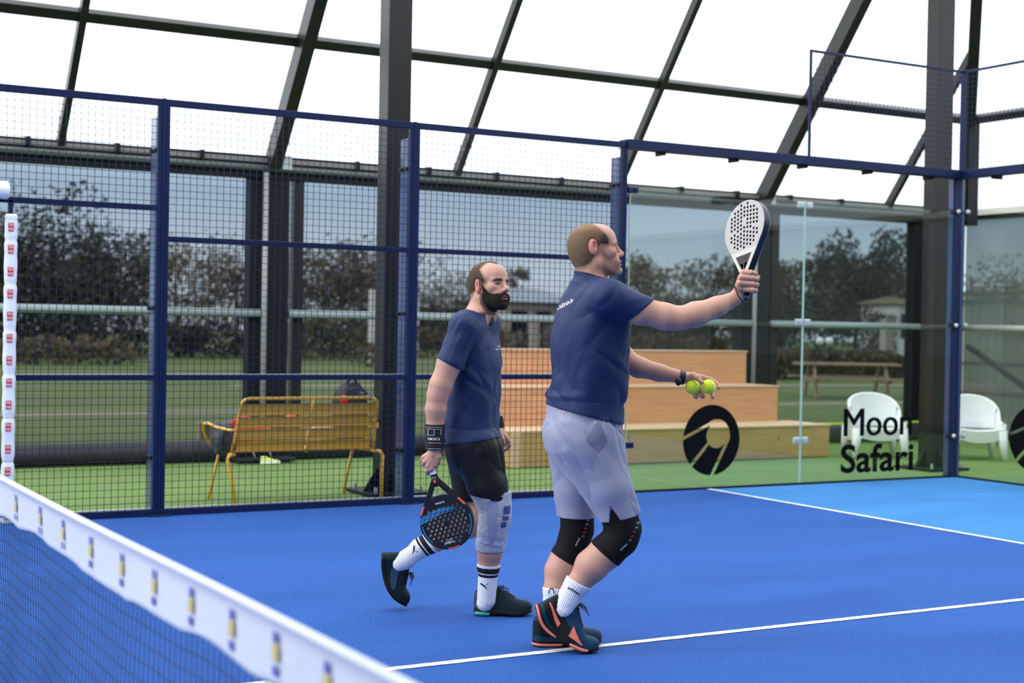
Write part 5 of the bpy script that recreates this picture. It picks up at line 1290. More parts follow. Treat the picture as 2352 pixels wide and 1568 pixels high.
        f = f+folds(P, 14, .0065, (Rh*.85-Zh*.5), 4.5, 3)*(1-w)*.9+folds(P, 18, .0040, (Rh*.7+Zh*.7), 5, 9)*.6*w+folds(P, 8, .0045, (Rh*.3+Zh*.95), 4, 21)*.5
        f = np.minimum(f, smax(trunk(P)-.006, plane(P, J(1365, 640), Zh*.97+Rh*.25), .01))
        # waves over the belt
        zb = J(1300, 905)[2]; f = f-.007*np.exp(-((z-zb-.03*((P-g0)@Rh))/.018)**2)*sst(-((P-g0)@Rh), -.05, .10)
        f = f+.0025*np.exp(-(np.abs(plane(P, J(1340, 940), -Rh*.226-Zh*.974)+.012)/.003)**2)*0
        hp = plane(P, J(1340, 949), Rh*-.226-Zh*.974); f = smin(f, shorts(P, False)-.004+.15*np.maximum(0, -hp-.014), .012); f = np.minimum(f, smax(arR(P)-.005, plane(P, J(1474, 711, -.18), nS), .003)); f = smax(f, hp, .003)
        f = smax(f, plane(P, J(1365, 634), Zh*.97+Rh*.25), .004)
        return f
    pts = [J(1255, 625), J(1500, 980), J(1340, 800, .3), J(1340, 800, -.3)]
    tee = sdf_part('t_shirt', shirt, pts, .04, .0045, M_TEE, root)
    col_ = MB(); ring = []
    for i in range(40):
        a = 2*PI*i/40; p = nb*.30+nt_*.70+fd*.0; ring.append(Vector(J(1359, 633, 0)+(Rh*math.cos(a)+Dh*math.sin(a)-Zh*.257*math.cos(a))*r(36)))
    col_.tube(ring+[ring[0]], .0048, 8, cap=False); col_.build('collar', M_TEE, tee, True)
    # seams
    decal_on([tee], poly_me([[(-.0, -.0009), (.052, -.0009), (.052, .0009), (0, .0009)]]), J(1376, 676, -.3), Vector(Rh*-.35-Zh*.93), Vector(Rh), _fw, 'shoulder_seam', mat('seam_blue', (.04, .09, .24), rough=.6), tee)
    decal_on([tee], txt('ARÉNA.fr', .018, .085, .01, .2), J(1297, 698, -.3), Vector(Rh*.86+Zh*.50), Vector(-Rh*.5+Zh*.86), _fw, 'back_lettering', M_WHITEP, tee)
    # shorts
    sh = sdf_part('shorts', shorts, [J(1250, 925), J(1475, 1205), J(1340, 1000, .25), J(1340, 1000, -.25)], .03, .0042, M_GREYS, root)
    M_POCK = mat('pocket_grey', (.17, .18, .28), rough=.8)
    decal_on([sh], poly_me([[(.004, .083), (-.050, -.010), (.010, -.064), (.042, -.0135)]]), J(1372, 1005, -.3), Vector(Rh), Vector(Zh), _fw, 'pocket_opening', M_POCK, sh, .0022)
    decal_on([sh], poly_me([[(0, 0), (-.0, .0022), (.020, .0002), (.020, -.002)]]), J(1286, 944, -.3), Vector(Rh), Vector(Zh), _fw, 'waist_label', M_WHITEP, sh)
    m = MB()
    decal_on([sh], poly_me([[(-.0009, 0), (.0009, 0), (.0009, .09), (-.0009, .09)], [(-.0009, .09), (.0009, .09), (.0009, .18), (-.0009, .18)]]), J(1378, 1070, -.3), Vector(Rh*.9+Zh*.3), Vector(-Rh*.42+Zh*.9), _fw, 'side_seam', mat('seam_grey', (.2, .21, .36), rough=.8), sh)
    # knee sleeves
    def ks(ch, rr, top, bot, nt2, nb2):
        def f(P):
            g = chain(P, ch, [q+.0030 for q in rr], .025); g = smax(g, plane(P, top, nt2), .003); return smax(g, plane(P, bot, nb2), .003)
        return f
    kn = sdf_part('knee_sleeve', ks(lN, rN, J(1425, 1165, -.08), J(1378, 1262, -.08), Zh, Rh*-.52*1.0-Zh*.62*1.0), [J(1345, 1160, -.2), J(1478, 1300, .05)], .03, .003, M_SLEEVE, root)
    kf = sdf_part('knee_sleeve', ks(lF, rF, J(1322, 1165, .1), J(1286, 1277, .09), Zh, Rh*-.48-Zh*.86), [J(1250, 1160, 0), J(1362, 1300, .25)], .03, .003, M_SLEEVE, root)
    for o_, p, ang in ((kn, J(1433, 1256, -.3), 42), (kf, J(1327, 1244, -.3), 62)):
        a = math.radians(ang); decal_on([o_], txt('epitact', .011, .040), p, Vector(Rh*math.cos(a)+Zh*math.sin(a)), Vector(-Rh*math.sin(a)+Zh*math.cos(a)), _fw, 'sleeve_lettering', M_WHITEP, o_)
    M_KR = mat('dull_red_print', (.35, .02, .02), rough=.6); M_KG = mat('dull_teal_print', (.10, .20, .22), rough=.6)
    for o_, pts_ in ((kn, [(1468, 1200, 0), (1464, 1211, 0), (1459, 1221, 1), (1454, 1231, 1), (1449, 1240, 0)]), (kf, [(1352, 1194, 0), (1350, 1204, 0), (1347, 1213, 1), (1344, 1222, 1), (1341, 1231, 0)])):
        for x, y, q in pts_: decal_on([o_], poly_me([[(-.006, -.006), (.006, -.003), (.007, .005), (-.005, .003)]]), J(x-2, y, -.3), Vector(Rh), Vector(Zh), _fw, 'sleeve_mark', M_KR if q else M_KG, o_)
    # socks
    a, b = J(1326, 1334, -.085), J(1294, 1396, -.085)
    def sk(P):
        t = (P-a)@(b-a)/((b-a)@(b-a)); g = np.minimum(cone(P, a*1.12-b*.12, b, r(27), r(24)), legN(P)-.003)+ribs(P, a, b)+folds(P, 30, .0015, (b-a), 1, 3)*sst(t, .4, 1); return smax(g, plane(P, a, a-b), .003)
    s1 = sdf_part('sock', sk, [a, b], .07, .002, M_SOCK, root)
    dd = (a-b)/np.linalg.norm(a-b); du = Rh*.86-Zh*.50
    decal_on([s1], txt('adidas', .0120, .060, .02), J(1318, 1356, -.3), Vector(Rh*.87-Zh*.50), Vector(Rh*.50+Zh*.87), _fw, 'sock_lettering', M_DECAL, s1, .0022)
    a2, b2 = J(1272, 1350, .06), J(1264, 1430, .045)
    sdf_part('sock', lambda P: smax(np.minimum(cone(P, a2*1.1-b2*.1, b2, r(23), r(20)), legF(P)-.003)+ribs(P, a2, b2), plane(P, a2, a2-b2), .003), [a2, b2], .07, .0025, M_SOCK, root)
    # watch
    wa, wb_ = J(1560, 866, .15), J(1573, 868, .15); w = tubeband('watch', wa, wb_, r(16.8), r(16.2), M_WATCH, root)
    wc = J(1558, 876, .105); sdf_part('watch_case', lambda P: ell(P, wc, np.eye(3), (.013, .016, .019)), [wc], .03, .0018, M_WATCH, w)
    # shoes
    G = lambda u, v: (lambda d: nC+d*(-nC[2]/d[2]))(nF+nR*((u-1176)/FPX)-nU*((v-784)/FPX))
    mats = dict(sole=M_DKSOLE, upper=M_PETROL, lace=M_BLACK)
    e = .003*Zh
    h0, h1 = G(1222, 1482), G(1382, 1481); sp = [lerp(h0, h1, t)+Zh*z+e for t, z in ((0, .004), (.25, 0), (.5, .003), (.75, 0), (1, .016))]
    fw2 = (h1-h0)/np.linalg.norm(h1-h0); lat2 = np.cross(Zh, fw2)
    so = empty('shoe', (float(h0[0]), float(h0[1]), 0)); so.parent = root; so.matrix_parent_inverse = PARENTINV(root)
    shoe(so, 's', sp, [Zh]*5, lat2, .054, [.105, .115, .105, .062, .036], mats, -1, [('heel_panel', M_DKSOLE, .03, .30, .12, .62, .08, .30), ('coral_line', M_CORAL, .24, .38, .16, .19, .12, .14)], strips=[('coral_trim', M_CORAL, .0, .42, .007, .006)])
    so = empty('shoe', (float(g0[0]), float(g0[1]), 0)); so.parent = root; so.matrix_parent_inverse = PARENTINV(root)
    q = -.085; sp = [J(1229, 1390, q), J(1241, 1432, q), J(1272, 1461, q), J(1305, 1479, q), J(1338, 1493, q), J(1376, 1490, q)]; 
    ups = [Rh*.86+Zh*.5, Rh*.76+Zh*.64, Rh*.60+Zh*.80, Rh*.42+Zh*.9, Rh*.22+Zh*.97, Rh*.05+Zh]
    u_, s_, surf, up = shoe(so, 's', sp, ups, np.cross(Zh, Rh*.98+Dh*.1), .055, [.095, .160, .150, .105, .055, .034], mats, -1, [('heel_panel', M_DKSOLE, .03, .34, .06, .70, .02, .22), ('side_panel', M_DKSOLE, .30, .62, .02, .26, .0, .12), ('coral_line', M_CORAL, .06, .34, .20, .24, .06, .13), ('coral_shank', M_CORAL, .52, .74, .06, .30, .05, .08), ('tongue_trim', M_CORAL, .42, .72, .86, .93, .86, .93)], strips=[('coral_heel_edge', M_CORAL, .0, .40, .007, .006), ('coral_edge', M_CORAL, .58, .84, .008, .010)])
    m = MB(); p = Vector(J(1262, 1359, q-.005)); m.tube([p+Vector(Rh*(.009-.011*math.cos(q_))+Zh*(.020*math.sin(q_)-.004)) for q_ in [PI*i/12-.2 for i in range(14)]], .0027, 7); m.build('heel_loop', M_BLACK, u_, True)
    decal_on([u_], txt('KUIKMA', .010, .05, 0), J(1281, 1418, -.3), Vector(Rh*.45-Zh*.89), Vector(Rh*.89+Zh*.45), _fw, 'shoe_lettering', M_CORAL, u_)
    # things held
    nrm = -Rh*math.sin(math.radians(56))-Dh*math.cos(math.radians(56))
    pc_, pb = J(1710, 531, H), J(1714, 684, H+.0); yd = Zh+Rh*.045+Dh*.33
    rk = empty('padel_racket', tuple(pc_), 'white faced racket with dark sides, raised in the taller man\'s right hand', 'racket')
    cc = pb+yd/np.linalg.norm(yd)*.328
    racket(rk, cc, yd, nrm+Zh*.06, 'tear', col_white)
    m = MB(); m.tube([Vector(J(1714, 684, H)), Vector(J(1716, 694, H-.01)), Vector(J(1705, 692, H-.05)), Vector(J(1694, 676, H-.055)), Vector(J(1687, 658, H-.03)), Vector(J(1690, 652, H+.0)), Vector(J(1700, 672, H+.04)), Vector(J(1712, 688, H+.02)), Vector(J(1714, 684, H))], .0034, 8); m.build('wrist_strap', M_BLACK, rk, True)
    for x, y, d, lb in ((1591, 889, L_-.012, 'lime tennis ball nearer the wrist in the taller man\'s left hand'), (1627, 888, L_-.022, 'lime tennis ball nearer the fingertips in the taller man\'s left hand')):
        c = J(x, y, d); b = empty('tennis_ball', tuple(c), lb, 'ball', 'tennis balls in the hand'); m = MB(); m.sphere(c, .0335, 32); m.build('felt', M_BALL, b, True)
        pts = []
        A_ = .44; rot = Matrix.Rotation(.6 if x < 1600 else 2.6, 3, Vector(_fw)) @ Matrix.Rotation(1.1 if x < 1600 else .5, 3, Vector((0, 0, 1)))
        for i in range(81):
            t = 2*PI*i/80; v = Vector((math.cos(t)+.35*math.cos(3*t), math.sin(t)-.35*math.sin(3*t), 1.05*math.sin(2*t))).normalized(); pts.append(Vector(c)+rot @ v*.0334)
        m = MB(); m.tube(pts, .0012, 6, cap=False); m.build('seam', M_SEAM, b, True)
    return root
# ================================================================ the bearded player
def man1():
    D0 = 7.2; s = D0/FPX; psi = math.radians(-17); fd = Rh*math.cos(psi)+Dh*math.sin(psi); J = lambda u, v, d=0.: pj(u, v, D0+d); r = lambda p: p*s
    g0 = J(1120, 1415); root = empty('person', (g0[0], g0[1], 0), 'bearded man in navy shirt and black shorts walking with a lowered black racket', 'person', 'players on the court')
    hf, loc, tow, Rm = make_head(root, None, J(1124.5, 661), -42, 6, -2, 1.03, dict(mouth=.0045, lips=.001, slit=.0031))
    S1, S2 = J(1066, 752, -.17), J(1118, 742, .17)
    tors = Stack(rows([(722, 1068, 1128, .12), (742, 1052, 1136, .165), (770, 1044, 1141, .185), (800, 1042, 1146, .185), (835, 1042, 1150, .18), (880, 1037, 1149, .17), (930, 1027, 1145, .165), (970, 1021, 1143, .17), (1020, 1018, 1146, .175)], D0, psi, .2), fd)
    nb = J(1098, 728); nt_ = J(1106, 690)
    armR = [S1, J(1032, 835, -.21), J(1012, 885, -.22), J(1005, 908, -.22), J(1001, 940, -.215), J(999, 985, -.205), J(998, 1030, -.20)]; rR = [r(28), r(27), r(24.5), r(22.5), r(22.5), r(19), r(15)]
    armL = [S2, J(1112, 830, .22), J(1114, 885, .22), J(1128, 930, .22), J(1142, 975, .22)]; rL = [r(27), r(24), r(22), r(20), r(13)]
    W_ = armR[-1]; H = -.20
    hR = [([W_, J(994, 1042, H-.006), K], [r(14), r(12), r(6.5)]) for K in (J(974, 1050, H-.006), J(977, 1060, H-.014), J(983, 1070, H-.018), J(991, 1076, H-.016))]
    hR.append(([W_, J(1003, 1048, H-.005), J(998, 1066, H-.008)], [r(14), r(11), r(8)]))
    for i, (x, y) in enumerate(((974, 1050), (976, 1060), (980, 1070), (986, 1077))):
        hR.append(([J(x, y, H-.006-.01*(i > 0)), J(x-3+i*.6, y+5+i, H+.012), J(x+2+i, y+6+i, H+.034), J(x+13, y+3, H+.042)], [r(6.2), r(5.6), r(5.2), r(4.8)]))
    hR.append(([J(1004, 1045, H+.0), J(1004, 1062, H+.016), J(997, 1074, H+.026), J(988, 1078, H+.034)], [r(9), r(7), r(6), r(5)]))
    hR[7] = ([J(988, 1074, H-.014), J(981, 1080, H-.006), J(983, 1086, H+.010), J(992, 1085, H+.030)], [r(6.4), r(5.8), r(5.4), r(4.8)])
    L_ = .22
    hL = [([armL[-1], J(1149, 990, L_), K], [r(12), r(11), r(6.5)]) for K in (J(1160, 1002, L_-.02), J(1158, 1006, L_), J(1154, 1008, L_+.018))]
    hL += [([J(1160, 1002, L_-.022), J(1168, 1012, L_-.022), J(1170, 1022, L_-.016), J(1166, 1030, L_-.01)], [r(6), r(5.2), r(4.8), r(4.2)]), ([J(1158, 1006, L_), J(1165, 1018, L_+.004), J(1165, 1028, L_+.008), J(1160, 1033, L_+.008)], [r(6), r(5.2), r(4.8), r(4.2)]),
           ([J(1154, 1008, L_+.02), J(1159, 1019, L_+.024), J(1158, 1028, L_+.024), J(1154, 1031, L_+.022)], [r(5.8), r(5), r(4.6), r(4)]), ([J(1150, 1004, L_+.035), J(1153, 1014, L_+.04), J(1153, 1022, L_+.038), J(1150, 1025, L_+.034)], [r(5.2), r(4.6), r(4.2), r(3.8)]),
           ([J(1146, 984, L_-.015), J(1150, 998, L_-.04), J(1154, 1008, L_-.048), J(1157, 1016, L_-.045)], [r(8), r(6.4), r(5.4), r(4.6)])]
    lN = [J(1086, 1020, -.085), J(1118, 1110, -.07), J(1138, 1180, -.055), J(1134, 1205, -.05), J(1129, 1235, -.04), J(1125, 1268, -.03), J(1122, 1300, -.02), J(1119, 1350, -.01), J(1114, 1385, -.005)]; rN = [r(50), r(42), r(33), r(31), r(30), r(27), r(22), r(17), r(18)]
    lF = [J(1082, 1020, .09), J(1098, 1110, .10), J(1104, 1182, .10), J(1086, 1200, .10), J(1040, 1222, .11), J(1000, 1240, .11), J(966, 1258, .11), J(934, 1284, .11), J(916, 1294, .11)]; rF = [r(50), r(42), r(33), r(31), r(29), r(25), r(20), r(18), r(19)]
    RB = box_of([p for ch, _ in hR for p in ch], .03); LB = box_of([p for ch, _ in hL for p in ch], .03); hc = J(1124, 660); HB = (hc-.17, hc+.17); HB[0][2] = J(1100, 720)[2]; HB2 = (hc-.2, hc+.2)
    inb = lambda P, B, e=.09: ((P > B[0]-e) & (P < B[1]+e)).all(1)
    def cond(P, B, fn, e=.09):
        m_ = inb(P, B, e); o = np.full(len(P), .5)
        if m_.any(): o[m_] = fn(P[m_])
        return o
    def trunk(P): f = smin(tors(P, grow=-.014), cone(P, nb, nt_, r(28), r(26)), .03); f = smin(f, cone(P, nb, S1, r(27), r(26)), .03); return smin(f, cone(P, nb, S2, r(27), r(26)), .03)
    arR = lambda P: chain(P, armR, rR, .02); arL = lambda P: chain(P, armL, rL, .015); legN = lambda P: chain(P, lN, rN, .025); legF = lambda P: chain(P, lF, rF, .025)
    def fn(P):
        f = smin(trunk(P), legN(P), .02); f = smin(f, legF(P), .008); f = smin(f, arR(P), .010); f = np.minimum(f, arL(P))
        f = smin(f, cond(P, RB, lambda Q: hand(Q, hR, k=.0035)), .008); f = smin(f, cond(P, LB, lambda Q: hand(Q, hL, k=.0035)), .008)
        return smin(f, cond(P, HB2, hf, .02), .02)
    def col(V):
        c = skin_base(V, (.54, .30, .225)); L = loc(V); hw = ((L[:, 2] > -.135) & (np.abs(L).max(1) < .2)).astype(float); c = face_col(c, L, 1, hw)
        for p, _ in hR[:4]: c = blendc(c, (.58, .24, .21), (1-sst(np.linalg.norm(V-p[2], axis=1), .004, .022))*.45)
        # fine tattoo line round the forearm
        q = plane(V, J(999, 944, -.2), Zh*.98+Rh*.1); near = (np.linalg.norm(V-armR[4], axis=1) < .08); c = blendc(c, (.16, .15, .13), near*(np.abs(q) < .0012)*.5)
        return c
    allp = [p for l in (armR, armL, lN, lF) for p in l]+[J(1075, 602), J(1175, 602, .1), J(1175, 1036, .22)]; lo, hi = box_of(allp, .12)
    body = body_mesh(root, 'body', fn, lo, hi, .0055, [(*HB, .0019), (*RB, .0017), (*LB, .0018)], col)
    def hfn(P): L = loc(P); return hf(P)-.0034*hairmask(L, 1)+.0009*vn(P*420)
    vs, fs = polygonize(hfn, HB2[0], HB2[1], .0022, proj=False); L = loc(vs); m_ = hairmask(L, 1); k = (m_[fs] > -.05).all(1) & (L[fs][:, :, 2] > -.08).all(1)
    n = vn(vs*380)*.5+.5; cc = np.tile([.11, .07, .042], (len(vs), 1))*(.6+.8*n[:, None]); cc = blendc(cc, (.20, .12, .07), sst(L[:, 2], .06, .115)*.6); mesh_np('hair', vs, fs[k], M_HAIR, root, cc)
    def bfn(P): L = loc(P); return hf(P)-.0045*beardmask(L)*(.5+.5*sst(-L[:, 2], .03, .08))+.0012*vn(P*300)
    vs, fs = polygonize(bfn, HB2[0], HB2[1], .002, proj=False); L = loc(vs); m_ = beardmask(L); k = (m_[fs] > -.05).all(1)
    n = vn(vs*380)*.5+.5; mesh_np('beard', vs, fs[k], M_HAIR, root, np.tile([.026, .018, .014], (len(vs), 1))*(.35+1.3*n[:, None]))
    eyes(root, tow, Rm, 1.03, .15)
    sl = J(1030, 850, -.215); slL = J(1112, 820, .2)
    pel = Stack(rows([(985, 1024, 1138, .15), (1005, 1021, 1142, .165), (1030, 1021, 1150, .175), (1060, 1028, 1156, .165), (1085, 1045, 1150, .12), (1105, 1065, 1140, .07)], D0, psi, .2), fd)
    def shorts(P, cut=True):
        f = smax(pel(P), plane(P, J(1080, 992), Zh), .006)
        nl = smax(econe(P, J(1100, 1035, -.08), J(1134, 1165, -.06), r(58), r(40), Dh, 1.15), plane(P, J(1130, 1142, -.06), -Rh*.14-Zh*.97), .003)
        fl = smax(econe(P, J(1070, 1035, .08), J(1084, 1165, .10), r(50), r(37), Dh, 1.1), plane(P, J(1080, 1147, .1), -Zh), .003)
        f = smin(f, nl, .03); f = smin(f, fl, .015); wz = plane(P, J(1080, 985), Zh)
        f = f+folds(P, 13, .0085, (Rh*.25-Zh*.95), 5, 51)*.8+folds(P, 30, .0024, (Rh*.4-Zh*.8), 4, 61)*.5
        gN = np.maximum(np.maximum(smin(tors(P, grow=-.014), legN(P), .02)-.007, plane(P, J(1130, 1142, -.06), -Rh*.14-Zh*.97)), wz); gF = np.maximum(np.maximum(legF(P)-.008, plane(P, J(1080, 1147, .1), -Zh)), wz)
        f = np.minimum(f, np.minimum(gN, gF))
        if cut: f = np.maximum(f, -plane(P, J(1080, 1010), Rh*.16-Zh*.985)-.014)
        return f
    def shirt(P):
        f = tors(P, grow=.004); f = smin(f, cone(P, J(1092, 738), S1, r(32), r(33)), .04); f = smin(f, cone(P, J(1104, 738), S2, r(32), r(32)), .04)
        slv = smax(np.minimum(cone(P, S1, J(1026, 862, -.215), r(35), r(28)), arR(P)-.006), plane(P, J(1035, 837, -.21), -Rh*.44-Zh*.88), .004); f = smin(f, slv, .016)
        slv = smax(np.minimum(cone(P, S2, slL, r(33), r(29)), arL(P)-.006), plane(P, slL, -Zh), .005); f = smin(f, slv, .02)
        f = np.minimum(f, smax(trunk(P)-.006, plane(P, J(1098, 722), Rh*.60+Zh*.78), .01))
        z = P[:, 2]; f = f+folds(P, 14, .0062, (Rh*.75-Zh*.65), 4.5, 5)*.8+folds(P, 22, .0036, (Rh*.5+Zh*.8), 5, 15)*.5
        hp = plane(P, J(1080, 1010), Rh*.16-Zh*.985); f = smin(f, shorts(P, False)-.004+.15*np.maximum(0, -hp-.014), .012); f = np.minimum(f, smax(arR(P)-.005, plane(P, J(1035, 837, -.21), -Rh*.44-Zh*.88), .003)); f = smax(f, hp, .003)
        top = plane(P, J(1098, 722), Rh*.60+Zh*.78); top2 = plane(P, J(1098, 722), Rh*.60+Zh*.78)
        nk = cone(P, nb+fd*.0, nt_+Zh*.06, r(31), r(31)); vv = cone(P, J(1112, 733, -.05), J(1126, 748, -.06), r(13), r(3)); f = smax(f, -np.minimum(nk, cone(P, J(1104, 722, -.02), J(1125, 745, -.075), r(27), r(7))), .004)
        return smax(f, plane(P, J(1076, 704), -Rh*.1+Zh), .008)
    tee = sdf_part('t_shirt', shirt, [J(1005, 700), J(1155, 1030), J(1080, 800, .26), J(1080, 800, -.28)], .03, .004, M_TEE, root)
    decal_on([tee], txt('LES', .006, .016), J(1146, 795, -.3), Vector(Rh), Vector(Zh), _fw, 'chest_lettering', M_WHITEP, tee)
    decal_on([tee], txt('RAQUETTES', .009, .028), J(1145, 802, -.3), Vector(Rh), Vector(Zh), _fw, 'chest_lettering', M_WHITEP, tee)
    SM = bpy.data.materials.get('seam_blue') or M_NAVY
    decal_on([tee], poly_me([[(-.0009, 0), (.0009, 0), (.0009, .1), (-.0009, .1)], [(-.0009, .1), (.0009, .1), (-.006+.0009, .2), (-.006-.0009, .2)]]), J(1029, 832, -.4), Vector(Rh*.95+Zh*.2), Vector(Rh*.36+Zh*.93), _fw, 'sleeve_seam', SM, tee)
    sh = sdf_part('shorts', shorts, [J(1020, 985), J(1175, 1155), J(1080, 1040, .25), J(1080, 1040, -.25)], .03, .0042, M_BLKS, root)
    # knee brace
    bc = [J(1138, 1120, -.06), J(1137, 1165, -.058), J(1136, 1190, -.055), J(1131, 1218, -.048), J(1127, 1248, -.036), J(1125, 1275, -.03)]; br_ = [r(37), r(36.5), r(35), r(33), r(32), r(31)]
    def brf(P): g = np.minimum(chain(P, bc, br_, .02), legN(P)-.003)+.0012*vn(P*90); return smax(smax(g, plane(P, J(1130, 1128, -.06), Zh), .003), plane(P, J(1125, 1265, -.03), -Zh), .003)
    kb = sdf_part('knee_brace', brf, [J(1095, 1120, -.2), J(1178, 1272, .1)], .02, .003, M_BRACE, root)
    dc = lambda nm, poly, p, m_, ex=Vector(Rh), ez=Vector(Zh), off=.003: decal_on([kb], poly_me(poly), J(*p, -.4), ex, ez, _fw, nm, m_, kb, off)
    w_ = .028
    dc('blue_panel', [[(-.012, -.022), (.020, -.016), (.022, .022), (-.010, .018)]], (1162, 1171), M_BRACE2); dc('blue_panel', [[(-.012, -.010), (.016, -.008), (.018, .010), (-.011, .009)]], (1160, 1190), M_BRACE2); dc('blue_panel', [[(-.012, -.018), (.010, -.012), (.014, .012), (-.012, .010)]], (1157, 1204), M_BRACE2)
    M_SAT = mat('smooth_brace_panel', (.30, .33, .52), rough=.5)
    dc('smooth_panel', [[(-.016, -.11), (.018, -.11), (.022, .05), (-.030, .05)], [(-.030, .05), (.022, .05), (.03, .12), (-.026, .12)]], (1131, 1200), M_SAT, off=.0015)
    dc('strap', [[(-.034, -.018), (.022, -.012), (.022, .016), (-.034, .006)]], (1114, 1241), M_STRAP, ex=Vector(Rh*.93-Zh*.36), ez=Vector(Rh*.36+Zh*.93), off=.004); dc('strap', [[(-.032, -.013), (.030, -.014), (.034, .010), (-.030, .014)]], (1148, 1247), M_STRAP, off=.005)
    dc('strap', [[(-.06, -.010), (.03, -.010), (.03, .016), (-.06, .012)]], (1140, 1141), M_STRAP, ex=Vector(Rh*.95+Zh*.3), off=.003)
    # wrist bands
    M_WB = M_BLACK; wbd = tubeband('wristband', J(999, 973, -.207), J(998, 1031, -.20), r(23), r(21), mat('black_knit', (.008, .008, .010), rough=.8, bump=.3, bscale=200), root, wav=.0008)
    D_ = lambda poly, p, m_=M_WHITEP, nm='white_print': decal_on([wbd], poly_me(poly), J(*p, -.3), Vector(Rh), Vector(Zh), _fw, nm, m_, wbd, .001)
    for y in (981, 985.5, 1017, 1030.5): D_([[(-.042, -.0007), (.042, -.0007), (.042, .0007), (-.042, .0007)]], (999, y))
    for x in (983, 997, 1013): D_([[(-.001, -.014), (.001, -.014), (.001, .014), (-.001, .014)]], (x, 992))
    D_([[(-.020, -.0007), (.014, -.0007), (.014, .0007), (-.020, .0007)]], (990, 999))
    me = txt('KUIKMA', .013, .058, .01)
    decal_on([wbd], me, J(996, 1008, -.3), Vector(-Rh), Vector(-Zh), _fw, 'band_lettering', M_WHITEP, wbd, .001)
    m = MB(); m.bbox(-.008, .008, -.012, .012, -.008, .008, .003); tb_ = m.build('band_tab', M_BLACK, wbd); 
    for v in tb_.data.vertices: v.co = Vector(J(1019, 1012, -.20))+Vector(Rh)*v.co.x+Vector(Dh)*v.co.y+Vector(Zh)*v.co.z
    tubeband('wristband', J(1138, 958, .22), J(1144, 984, .22), r(18), r(16), MATS['black_knit'], root)
    # socks
    def sockf(a, b, ra, rb, lg):
        return lambda P: smax(np.minimum(cone(P, a*1.1-b*.1, b, ra, rb), lg(P)-.003)+ribs(P, a, b, 30, .001), plane(P, a, a-b), .003)
    M_SK = mat('striped_sock', (.8, .8, .86), rough=.85, vcol=True, bump=.2, bscale=250)
    def sc(a, b, bands):
        L = np.linalg.norm(b-a)
        def f(V):
            t = (V-a)@((b-a)/L); c = np.tile([.80, .81, .88], (len(V), 1))
            for p, q in bands: c[(t > p) & (t < q)] = (.006, .006, .007)
            return c
        return f
    a, b = J(1122, 1295, -.02), J(1117, 1378, -.006); s1 = sdf_part('sock', sockf(a, b, r(22), r(21), legN), [a, b], .06, .0018, M_SK, root, sc(a, b, [(.012, .039), (.045, .059)]))
    a2, b2 = J(990, 1243, .11), J(928, 1288, .11); s2 = sdf_part('sock', sockf(a2, b2, r(21.5), r(20), legF), [a2, b2], .06, .0018, M_SK, root, sc(a2, b2, [(.014, .038), (.044, .055)]))
    cat = [[(-.024, .012), (-.018, .016), (-.004, .004), (-.010, -.001)], [(-.010, -.001), (-.004, .004), (.004, .001), (.000, -.006)], [(-.002, .0), (.004, .002), (.014, .012), (.020, .013), (.019, .010), (.012, .006)], [(.0, -.006), (.005, -.002), (.012, -.014), (.014, -.020), (.010, -.020), (.006, -.012)], [(-.024, .012), (-.026, .008), (-.021, .007), (-.018, .010)]]
    decal_on([s1], poly_me([[(x*.9, y*.9) for x, y in p] for p in cat]), J(1113, 1345, -.3), Vector(Rh), Vector(Zh), _fw, 'leaping_cat_mark', M_DECAL, s1, .002)
    decal_on([s2], poly_me([[(x*.9, y*.9) for x, y in p] for p in cat]), J(951, 1263, -.3), Vector(Rh*.5-Zh*.87), Vector(Rh*.87+Zh*.5), _fw, 'leaping_cat_mark', M_DECAL, s2, .002)
    # shoes
    G = lambda u, v: (lambda d: nC+d*(-nC[2]/d[2]))(nF+nR*((u-1176)/FPX)-nU*((v-784)/FPX))
    mats = dict(sole=M_DKSOLE, upper=M_TEAL, lace=M_BLACK)
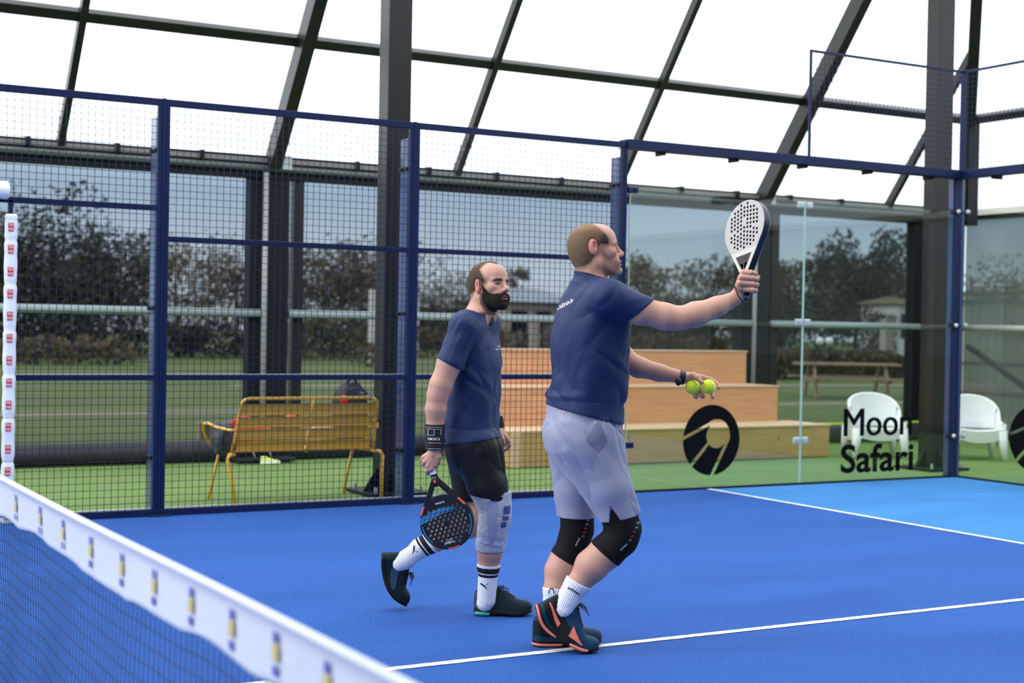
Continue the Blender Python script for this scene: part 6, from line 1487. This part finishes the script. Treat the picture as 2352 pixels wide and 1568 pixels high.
    h0, h1 = G(1088, 1411), G(1222, 1413); sp = [lerp(h0, h1, t)+Zh*(z+.003) for t, z in ((0, .004), (.25, 0), (.5, .003), (.75, 0), (1, .016))]; fw2 = (h1-h0)/np.linalg.norm(h1-h0)
    so = empty('shoe', (float(h0[0]), float(h0[1]), 0)); so.parent = root; so.matrix_parent_inverse = PARENTINV(root)
    u_, s_, surf, up = shoe(so, 's', sp, [Zh]*5, np.cross(Zh, fw2), .052, [.095, .105, .095, .060, .034], mats, -1, [('heel_counter', mat('charcoal_mesh', (.03, .034, .038), rough=.6), .02, .20, .05, .75, .05, .45), ], strips=[('heel_gel', M_TEALS, .04, .27, .010, .008)])
    so = empty('shoe', tuple(J(905, 1330, .11))); so.parent = root; so.matrix_parent_inverse = PARENTINV(root)
    q = .11; sp = [J(877, 1268, q), J(877, 1305, q), J(886, 1343, q), J(905, 1372, q), J(934, 1392, q)]; ups = [Rh*.99+Zh*.05, Rh*.98+Zh*.1, Rh*.9+Zh*.35, Rh*.72+Zh*.66, Rh*.5+Zh*.85]
    shoe(so, 's', sp, ups, Dh, .052, [.090, .120, .095, .062, .036], mats, 1 if False else -1, [('side_gloss', mat('blue_gloss', (.03, .06, .13), rough=.2), .25, .60, .10, .36, .02, .16), ('teal_tab', M_TEALS, .04, .07, .45, .62, .45, .62)])
    # racket
    rc = J(1027, 1198, -.20); hd = J(999.5, 1102, -.20)-rc
    rk = empty('padel_racket', tuple(rc), 'black racket with blue stripe hanging from the bearded man\'s right hand', 'racket')
    fo, X, Y, Z, c = racket(rk, rc, -hd, -Dh*.985-Rh*.14, 'round', col_dark)
    X, Y, Z = Vector(X), Vector(Y), Vector(Z); C_ = Vector(c)
    def rt(t, h, w, x, y, m_=M_WHITEP): return place_text('racket_lettering', t, h, w, C_+X*x+Y*y+Z*.0192, X, Y, m_, fo, bold=.005)
    rt('KUIKMA', .0085, .046, .006, -.098); rt('HYBRID', .010, .044, .012, .094); rt('HACK', .005, .022, .006, .083)
    rt('PADEL', .004, .024, 0, -.222)
    return root
man2(); man1()
